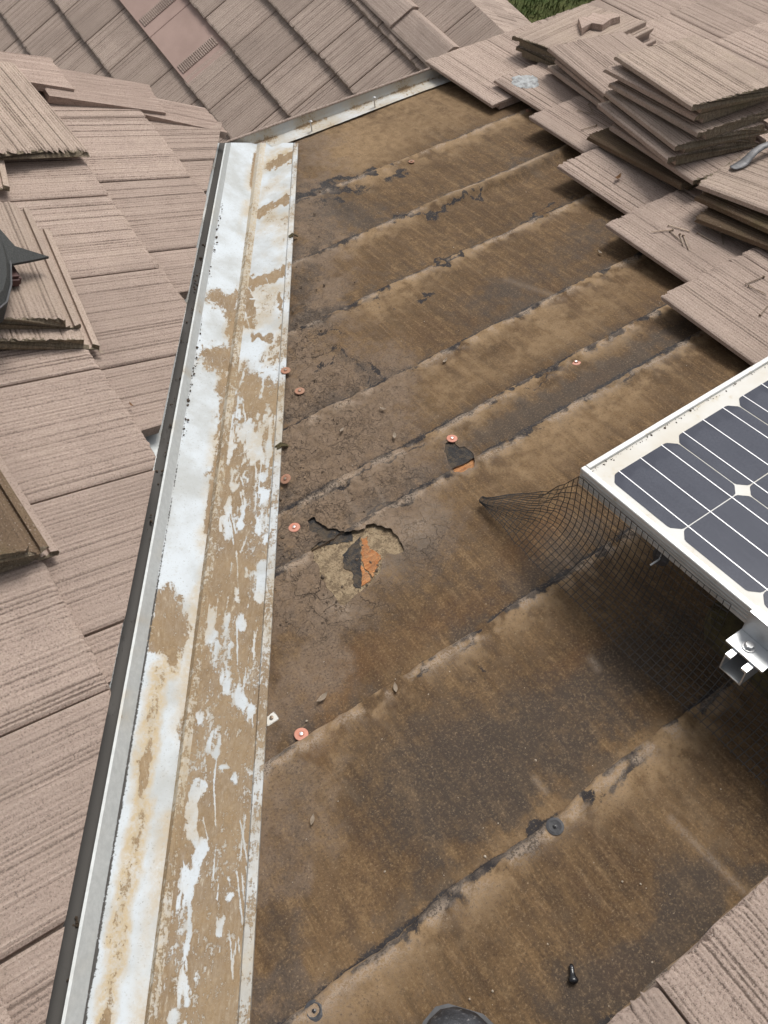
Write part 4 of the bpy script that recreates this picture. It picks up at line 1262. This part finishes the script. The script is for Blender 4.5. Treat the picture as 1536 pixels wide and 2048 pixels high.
bm = bmesh.new(); bm_lathe(bm, [(.001, -.001), (.016, -.0012), (.0165, 0), (.012, .002), (.004, .003)], 24, Mt); obj('disc', from_bm('disc', bm), M_BLACK, clipo)
bm = bmesh.new(); bm_tube(bm, [(.012, -.002, .008), (0, 0, .010), (-.012, -.006, .008), (-.03, -.004, .004)], .0016, 6); obj('pin', from_bm('pin', bm), M_ZINC, clipo)

# ------------------------------------------------------------------ loose tiles
def loose(FLpx, Npx, c, frame='R', mat=M_TILE, mesh_i=0, label='', cat='tile', group=None, tilt=0.0, roll=0.0, me=None, name='loose_tile', length=TL):
    f_ = Rp if frame == 'R' else Lp; W_ = MR if frame == 'R' else ML
    p0 = Vector(f_(FLpx, c + TT)); p1 = Vector(f_(Npx, c + TT))
    b = (p0 - p1); b.z = 0; b.normalize()
    cz = Vector((0, 0, 1)); a = b.cross(cz)
    org = p0 - b * length - cz * TT
    M = Matrix((( a.x, b.x, cz.x, org.x), (a.y, b.y, cz.y, org.y), (a.z, b.z, cz.z, org.z), (0, 0, 0, 1)))
    M = M @ Matrix.Translation((0, length, 0)) @ Matrix.Rotation(tilt, 4, 'X') @ Matrix.Rotation(roll, 4, 'Y') @ Matrix.Translation((0, -length, 0))
    me = me if me is not None else TILE_OLD[mesh_i % len(TILE_OLD)]
    me = me.copy()
    for p_ in me.polygons:
        if len(p_.vertices) > 10: p_.material_index = 1
    mi_ = np.zeros(len(me.polygons), np.int32); me.polygons.foreach_get('material_index', mi_)
    me.materials.clear(); me.materials.append(mat); me.materials.append(M_TILE_END)
    me.polygons.foreach_set('material_index', mi_)
    o = obj(name, me); o.matrix_world = W_ @ M
    return tag(o, label, cat, group)


z6 = lambda x, y: (960 + x / 2.667, y / 2.667)
# tall stack, from the bottom up
STK = [((570, 722), (1080, 1000), M_TILE_MOSS, 'dark damp tile at the bottom of the tall tile stack'),
       ((690, 668), (1055, 912), M_TILE, 'second tile from the bottom of the tall tile stack'),
       ((628, 552), (1000, 856), M_TILE, 'third tile from the bottom of the tall tile stack'),
       ((664, 486), (1040, 782), M_TILE_OLD, 'fourth tile from the bottom of the tall tile stack'),
       ((690, 440), (1158, 704), M_TILE_OLD, 'third tile from the top of the tall tile stack'),
       ((662, 360), (1130, 612), M_TILE, 'second tile from the top of the tall tile stack'),
       ((716, 292), (1108, 556), M_TILE_OLD, 'ribbed pink-brown tile on top of the tall tile stack')]
c_ = 0.062
for k, (fl, nn_, mt, lb) in enumerate(STK):
    loose(z6(*fl), z6(*nn_), c_, 'R', mt, k, lb, group='tall stack of loose tiles', tilt=random.uniform(-.012, .012))
    c_ += 0.0325
# short fan of three beside it
FAN = [((360, 352), (650, 560), M_TILE_OLD, 'lowest tile of the fanned trio beside the tall stack'),
       ((398, 312), (668, 528), M_TILE, 'middle tile of the fanned trio beside the tall stack'),
       ((362, 250), (662, 482), M_TILE, 'top tile of the fanned trio beside the tall stack')]
c_ = .062
for k, (fl, nn_, mt, lb) in enumerate(FAN):
    loose(z6(*fl), z6(*nn_), c_, 'R', mt, k + 2, lb, group='fanned loose tiles', tilt=.01 * k); c_ += .032
# pair laid crosswise at the eave end of the fan
PAIR = [((585, 75), (85, 292), .064, M_TILE, 'lower tile of the crosswise pair near the eave'), ((560, 20), (42, 250), .094, M_TILE_OLD, 'upper pale ribbed tile of the crosswise pair near the eave')]
for k, (fl, nn_, cc, mt, lb) in enumerate(PAIR):
    loose(z6(*fl), z6(*nn_), cc, 'R', mt, k + 1, lb, group='crosswise pair of loose tiles')
# broken corner lying on top of the pair
bm = bmesh.new()
poly = [z6(522, 92), z6(545, 150), z6(590, 118), z6(655, 128), z6(700, 98), z6(752, 84), z6(735, 66), z6(660, 74), z6(610, 62), z6(575, 86)]
bm_prism(bm, [Rp(p_, .148)[:2] for p_ in poly], .125, .146, .005)
o = obj('tile_fragment', from_bm('tile_fragment', bm), M_TRIM); o.matrix_world = MR
tag(o, 'broken mossy tile corner on the crosswise pair of tiles', 'tile fragment')
# stack by the pry bar
z8 = lambda x, y: (1330 + x / 7.456, 260 + y / 7.456)
loose(z8(450, 1300), (1560, 500), .064, 'R', M_TILE_MOSS, 3, 'brown tile at the bottom of the pry bar stack', group='stack under the pry bar')
loose(z8(460, 985), (1560, 470), .094, 'R', M_TILE_MOSS, 4, 'dark tile in the middle of the pry bar stack', group='stack under the pry bar', tilt=-.01)
loose(z8(490, 800), (1560, 432), .124, 'R', M_TILE_OLD, 5, 'ribbed tile on top of its stack, under the pry bar', group='stack under the pry bar', tilt=-.015)
# loose tiles on the tiled slope
loose((178, 300), (4, 95), .076, 'L', M_TILE_OLD, 0, 'loose tile with broken end lying across the trim tiles', me=from_bm('loose_tile', tile_bm(411, N=62, rows=6, rag=.012, rib=1.2)))
for k, (fl, nn_, cc, mt, lb) in enumerate([((200, 690), (88, 430), .064, M_TILE_OLD, 'lower loose tile under the dark tool pouch'), ((163, 650), (40, 372), .094, M_TILE_OLD, 'upper mossy loose tile with the dark tool pouch on it'),
                               ((20, 373), (-18, 200), .066, M_TILE_OLD, 'mostly hidden tile edge between two loose tiles'),
                               ((118, 1100), (-30, 860), .064, M_TILE, 'lower loose tile of the damp brown pair'), ((98, 1092), (-50, 858), .094, M_TILE_MOSS, 'damp brown mossy loose tile above the cut tiles')]):
    # these lie with their interlocking lip towards the valley: place by the lip-side corner
    f_ = Lp
    p0 = Vector(f_(fl, cc + .012)); p1 = Vector(f_(nn_, cc + .012))
    b = p1 - p0; b.z = 0; b.normalize(); cz = Vector((0, 0, 1)); a = b.cross(cz)
    org = p0 - a * TW - cz * .012
    M = Matrix(((a.x, b.x, 0, org.x), (a.y, b.y, 0, org.y), (0, 0, 1, org.z), (0, 0, 0, 1)))
    me = TILE_OLD[k].copy(); mi_ = np.zeros(len(me.polygons), np.int32); me.polygons.foreach_get('material_index', mi_)
    me.materials.clear(); me.materials.append(mt); me.materials.append(M_TILE_END); me.polygons.foreach_set('material_index', mi_)
    o = obj('loose_tile', me); o.matrix_world = ML @ M
    tag(o, lb, 'tile')

# ------------------------------------------------------------------ tools and small things
# pry bar claw
tip = Vector(Rp((1462, 341), .156)); d1 = Vector(Rp((1536, 306), .156)) - tip; d1.normalize()
sd_ = Vector((-d1.y, d1.x, 0))
path = [(0, .007, .0015, .004), (.008, .013, .002, .002), (.03, .016, .0028, .000), (.05, .016, .003, .002), (.065, .013, .004, .010), (.085, .012, .005, .019), (.11, .011, .006, .022), (.17, .011, .006, .02), (.30, .011, .006, .008), (.40, .012, .006, .002)]
bm = bmesh.new(); rings = []
for s_, hw, ht, up_ in path:
    base = tip + d1 * s_ + Vector((0, 0, up_ + .001))
    rings.append([bm.verts.new(base + sd_ * (hw * math.cos(q * math.pi / 4 + .39)) + Vector((0, 0, ht + ht * math.sin(q * math.pi / 4 + .39)))) for q in range(8)])
for A_, B_ in zip(rings[:-1], rings[1:]):
    for q in range(8): bm.faces.new((A_[q], A_[(q + 1) % 8], B_[(q + 1) % 8], B_[q]))
bm.faces.new(rings[0][::-1]); bm.faces.new(rings[-1])
o = obj('pry_bar', from_bm('pry_bar', bm, True), M_STEEL); o.matrix_world = MR
tag(o, 'grey steel pry bar with flat curved claw on a tile', 'pry bar')

# tool pouch on the left
pouch = thing('tool_pouch', 'dark grey fabric tool pouch with pointed flap on mossy tile', 'pouch', ML)
c_p = .122
bm = bmesh.new()
e_ = [Vector(Lp(p_, c_p + .05)) for p_ in ((-8, 455), (10, 490), (20, 530), (21, 570), (12, 605), (-8, 622), (-60, 640), (-110, 560), (-80, 470))]
lo = [bm.verts.new((v.x, v.y, c_p + .002)) for v in e_]; mi = [bm.verts.new(v) for v in e_]
cen = sum(e_, Vector()) / len(e_)
hi = [bm.verts.new(v.lerp(cen, .22) + Vector((0, 0, .016))) for v in e_]
n_ = len(e_)
for A_, B_ in ((lo, mi), (mi, hi)):
    for q in range(n_): bm.faces.new((A_[q], A_[(q + 1) % n_], B_[(q + 1) % n_], B_[q]))
bm.faces.new(hi); bm.faces.new(lo[::-1])
obj('pouch_body', from_bm('pouch_body', bm, False), M_CLOTH, pouch)
bm = bmesh.new(); bm_tube(bm, [v + Vector((.001, .001, .002)) for v in e_[:7]], .0022, 6); obj('piping', from_bm('piping', bm), M_SOLE, pouch)
bm = bmesh.new()
fl_ = [Vector(Lp(p_, h_)) for p_, h_ in (((-5, 452), c_p + .06), ((30, 492), c_p + .055), ((98, 513), c_p + .04), ((60, 521), c_p + .045), ((10, 530), c_p + .055))]
t_ = [bm.verts.new(v) for v in fl_]; b_ = [bm.verts.new(v - Vector((0, 0, .006))) for v in fl_]
bm.faces.new(t_); bm.faces.new(b_[::-1])
for q in range(5): bm.faces.new((t_[q], b_[q], b_[(q + 1) % 5], t_[(q + 1) % 5]))
obj('flap', from_bm('flap', bm), M_CLOTH, pouch)
bm = bmesh.new(); p_ = Vector(Lp((22, 545), c_p + .02)); bm_box(bm, p_.x - .03, p_.x + .03, p_.y - .03, p_.y + .012, c_p + .002, c_p + .03)
bmesh.ops.bevel(bm, geom=bm.edges[:], offset=.006, segments=2, affect='EDGES')
obj('red_handle', from_bm('red_handle', bm), M_RED, pouch)

# loose nails
z5 = lambda x, y: (1000 + x / 2.866, 300 + y / 2.866)
NL = [((865, 475), (990, 460)), ((1090, 472), (965, 435)), ((1040, 530), (975, 470)), ((1050, 555), (1030, 488)), ((1082, 582), (1050, 495)), ((1240, 540), (1132, 480)), ((1278, 548), (1268, 480)), ((1365, 790), (1510, 730)), ((1525, 832), (1425, 780)), ((1545, 880), (1490, 950))]
NL = [(z5(*a_), z5(*b_)) for a_, b_ in NL] + [(z6(610, 612), z6(520, 592)), (z6(600, 600), z6(580, 560)), (z6(535, 697), z6(620, 672))]
def tile_top(b):                        # top surface height of the fixed courses on the stripped slope
    for (bb, _) in reversed(courses):
        if b <= bb: return 0.006 + TT + (b - (bb - TL)) * math.tan(math.atan2(0.027, EXPO)) + .003
    return .062
for a_, b_ in NL:
    p0 = Vector(Rp(a_, .055)); p1 = Vector(Rp(b_, .055))
    p0 = Vector(Rp(a_, tile_top(p0.y))); p1 = Vector(Rp(b_, tile_top(p1.y)))
    d = (p0 - p1); L_ = min(max(d.length, .035), .065); d.normalize()
    bm = bmesh.new(); bm_tube(bm, [(0, 0, 0), (0, 0, L_ * .5), (.0006, 0, L_ * .92), (.0006, 0, L_)], [.0014, .0014, .0014, .0004], 6)
    bm_lathe(bm, [(.0036, -.001), (.0036, .0003), (.002, .0008)], 10)
    o = obj('loose_nail', from_bm('loose_nail', bm), M_NAIL)
    q = Vector((0, 0, 1)).rotation_difference(d)
    o.matrix_world = MR @ Matrix.Translation(p1 + Vector((0, 0, .002))) @ q.to_matrix().to_4x4()
    lab = 'thin rusty roofing nail lying loose beside the tall tile stack' if a_[1] < 300 else 'thin rusty roofing nail lying loose below the pry bar stack'
    tag(o, lab, 'nail', 'loose nails beside the tall stack' if a_[1] < 300 else 'loose nails below the pry bar')

# orange cap nails holding the felt
caps = [((602, 1467), M_ORANGE, 'orange cap nail in the felt beside the flashing clip'), ((588, 1053), M_ORANGE, 'orange cap nail in cracked mud beside the torn hole'), ((904, 875), M_ORANGE, 'orange cap nail above the small black felt tear'),
        ((1152, 722), M_ORANGE, 'orange cap nail on the narrow dark felt band'), ((599, 780), M_ORANGE_DUSTY, 'dusty half-buried orange cap nail in mud beside the hem'), ((572, 962), M_ORANGE_DUSTY, 'bent dusty orange cap nail lapping the flashing hem'), ((572, 745), M_ORANGE_DUSTY, 'broken orange cap nail against the flashing hem'),
        ((823, 321), M_ORANGE_DUSTY, 'faded pink cap nail in the felt near the eave'), ((1057, 219), M_ORANGE_DUSTY, 'dull cap nail in the felt beside the eave tiles')]
for k, (px_, mt, lb) in enumerate(caps):
    p = Rp(px_, .011)
    tl = Matrix.Rotation(random.uniform(-.1, .1) + (-.35 if k == 5 else 0), 4, 'Y')
    n_ = thing('cap_nail', lb, 'cap nail', MR @ Matrix.Translation((p[0], p[1], .0080 if k not in (5, 6) else .0175)) @ tl, 'orange cap nails in the felt')
    R_ = .0125 if k not in (7, 8) else .010
    bm = bmesh.new(); bm_lathe(bm, [(.003, -.002), (R_ - .001, -.0015), (R_, 0), (R_ - .0008, .0008), (.006, .0012), (.0055, .0006), (.0045, .0006), (.0042, .0022)], 26); obj('cap', from_bm('cap', bm), mt, n_)
    bm = bmesh.new(); bm_lathe(bm, [(.0032, .0021), (.0030, .0032), (.001, .0036)], 12); obj('nail_head', from_bm('nail_head', bm), M_ZINC if k < 4 else M_NAIL, n_)
# black rubber washers
for px_, lb in (((1110, 1653), 'black round washer on the felt lap beside bare patches'), ((628, 2022), 'dark round washer in the felt near the scuffed boot')):
    p = Rp(px_, .01); o = thing('washer', lb, 'washer', MR @ Matrix.Translation((p[0], p[1], .0125)))
    bm = bmesh.new(); bm_lathe(bm, [(.001, -.004), (.0135, -.003), (.014, -.0015), (.010, -.0005), (.004, -.0022), (.0035, -.001)], 24); obj('rubber_disc', from_bm('rubber_disc', bm), M_BLACK, o)
    bm = bmesh.new(); bm_lathe(bm, [(.0026, -.001), (.0026, .0006), (.001, .001)], 8); obj('nail_head', from_bm('nail_head', bm), M_TAR, o)
# tar drip
bm = bmesh.new()
prof = [(0, .002), (.006, .004), (.014, .0045), (.024, .004), (.034, .006), (.042, .0085), (.050, .0085), (.055, .005), (.057, .001)]
p0 = Vector(Rp((1142, 1928), .009)); p1 = Vector(Rp((1147, 1970), .009)); d = (p1 - p0).normalized(); s_ = Vector((-d.y, d.x, 0)); Lk = (p1 - p0).length / .057
rings = []
for x_, r_ in prof:
    rings.append([bm.verts.new(p0 + d * x_ * Lk + s_ * r_ * .8 * math.cos(q * math.pi / 5) + Vector((0, 0, .001 + r_ * .45 * (1 + math.sin(q * math.pi / 5))))) for q in range(10)])
for A_, B_ in zip(rings[:-1], rings[1:]):
    for q in range(10): bm.faces.new((A_[q], A_[(q + 1) % 10], B_[(q + 1) % 10], B_[q]))
bm.faces.new(rings[0][::-1]); bm.faces.new(rings[-1])
o = obj('tar_drip', from_bm('tar_drip', bm, True), M_TAR); o.matrix_world = MR
tag(o, 'shiny black teardrop of tar on the brown felt', 'tar')
# silver sealant dab on the tile
p = Rp((1050, 166), .058)
gn = 26; gx = np.linspace(-1, 1, gn); X_, Y_ = np.meshgrid(gx, gx, indexing='ij'); rr_ = np.sqrt(X_ ** 2 + Y_ ** 2) + (fbm(X_ + 5, Y_, 3, 3, 7) - .5) * .35
hz = np.where(rr_ < 1, .004 * np.sqrt(np.clip(1 - rr_, 0, 1)) + .004 * (fbm(X_, Y_ + 3, 6, 3, 9) - .4), -.004)
PS = np.stack([p[0] + X_ * .05, p[1] + Y_ * .052, p[2] + Y_ * .052 * .087 + .004 + hz], -1)
kp = (rr_ < 1)[:-1, :-1]
o = obj('sealant_dab', grid_mesh('sealant_dab', PS, None, kp), M_SILVER); o.matrix_world = MR
tag(o, 'round silver sealant dab smeared on a tile near the eave', 'sealant')


def leaf(px, c, size, rz, mat, lb, frame='R', curl=.4):
    f_ = Rp if frame == 'R' else Lp; W_ = MR if frame == 'R' else ML
    p = f_(px, c); bm = bmesh.new(); rows_ = []
    for i in range(7):
        s = i / 6; wd = .38 * math.sin(math.pi * min(1, s * .95 + .03)) * size
        rows_.append([bm.verts.new(((s - .5) * size, j * wd / 2, size * curl * ((s - .5) ** 2 + .35 * (j * wd / size) ** 2) + .0006 + random.uniform(0, .0008))) for j in (-1, -.5, 0, .5, 1)])
    for A_, B_ in zip(rows_[:-1], rows_[1:]):
        for q in range(4): bm.faces.new((A_[q], A_[q + 1], B_[q + 1], B_[q]))
    bmesh.ops.solidify(bm, geom=bm.faces[:], thickness=.0005)
    o = obj('dry_leaf', from_bm('dry_leaf', bm), mat); o.matrix_world = W_ @ Matrix.Translation(p) @ Matrix.Rotation(rz, 4, 'Z')
    tag(o, lb, 'leaf')


leaf((1236, 356), .063, .034, .3, M_LEAF, 'curled brown leaf on the tile beside the tall stack', curl=.9)
leaf((645, 1396), .010, .026, .2, M_PALELEAF, 'pale curled leaf on felt near the flashing clip', curl=.8)
leaf((791, 1376), .012, .020, 1.1, M_PALELEAF, 'small pinkish leaf bit on the felt lap', curl=.6)
leaf((625, 1640), .010, .018, .8, M_PALELEAF, 'thin pale leaf scrap on plain felt beside the flashing', curl=.5)
leaf((789, 872), .012, .022, 1.0, M_PALELEAF, 'pale leaf on cracked mud left of the black tear', curl=.5)
leaf((684, 860), .012, .018, .4, M_PALELEAF, 'pale leaf scrap on cracked mud near the hem', curl=.5)
leaf((766, 818), .012, .018, 2.0, M_PALELEAF, 'pale leaf scrap between cracked mud and tan felt', curl=.5)
leaf((890, 722), .010, .020, .4, M_PALELEAF, 'pale stone-like leaf on the long felt lap', curl=.7)
leaf((200, 703), .060, .016, .4, M_PALELEAF, 'round pale leaf beside the loose tiles with the pouch', 'L', .2)
leaf((313, 587), .060, .014, .9, M_PALELEAF, 'pale leaf scrap on the cut tiles beside the flashing', 'L', .3)
leaf((262, 810), .058, .014, .2, M_LEAF, 'dark curled leaf on the cut tiles', 'L', .9)
leaf((1200, 505), .010, .018, 1.4, M_PALELEAF, 'pale leaf scrap on dark felt beside the tiles', curl=.6)

# boot toe at the near edge
boot = thing('work_boot', 'scuffed black work boot toe standing on the felt', 'boot')
pt = Vector(Rp((930, 2024), .03)); dirv = Vector(Rp((930, 2014), .03)) - Vector(Rp((905, 2150), .03)); dirv.z = 0; dirv.normalize()
sv = Vector((dirv.y, -dirv.x, 0))
MB = MR @ Matrix(((sv.x, dirv.x, 0, pt.x), (sv.y, dirv.y, 0, pt.y), (0, 0, 1, 0.0115), (0, 0, 0, 1)))
boot.matrix_world = MB
bm = bmesh.new(); bm3 = bmesh.new()
prof = [(0.0, .018, .040, .03), (-.008, .034, .052, .035), (-.025, .046, .064, .036), (-.06, .053, .076, .038), (-.10, .054, .088, .042), (-.15, .047, .12, .05), (-.20, .043, .17, .06), (-.25, .042, .20, .06), (-.285, .032, .20, .05), (-.295, .012, .19, .04)]
rings = []; srings = []
for y_, hw, ht, zc in prof:
    rings.append([bm.verts.new((hw * math.copysign(abs(math.cos(q * math.pi / 10)) ** .75, math.cos(q * math.pi / 10)), y_, .022 + (ht - .022) * max(0, math.sin(q * math.pi / 10)) ** .8 if q <= 10 else .02)) for q in range(20)])
    srings.append([bm3.verts.new((sx * (hw + .006), y_ + (.004 if y_ > -.01 else 0), sz)) for sx, sz in ((-1, 0), (1, 0), (1, .019), (-1, .019))])
for R_, b_m in ((rings, bm), (srings, bm3)):
    nr = len(R_[0])
    for A_, B_ in zip(R_[:-1], R_[1:]):
        for q in range(nr): b_m.faces.new((A_[q], A_[(q + 1) % nr], B_[(q + 1) % nr], B_[q]))
    b_m.faces.new(R_[0][::-1]); b_m.faces.new(R_[-1])
obj('upper', from_bm('upper', bm, True), M_BOOT, boot)
obj('sole', from_bm('sole', bm3), M_SOLE, boot)
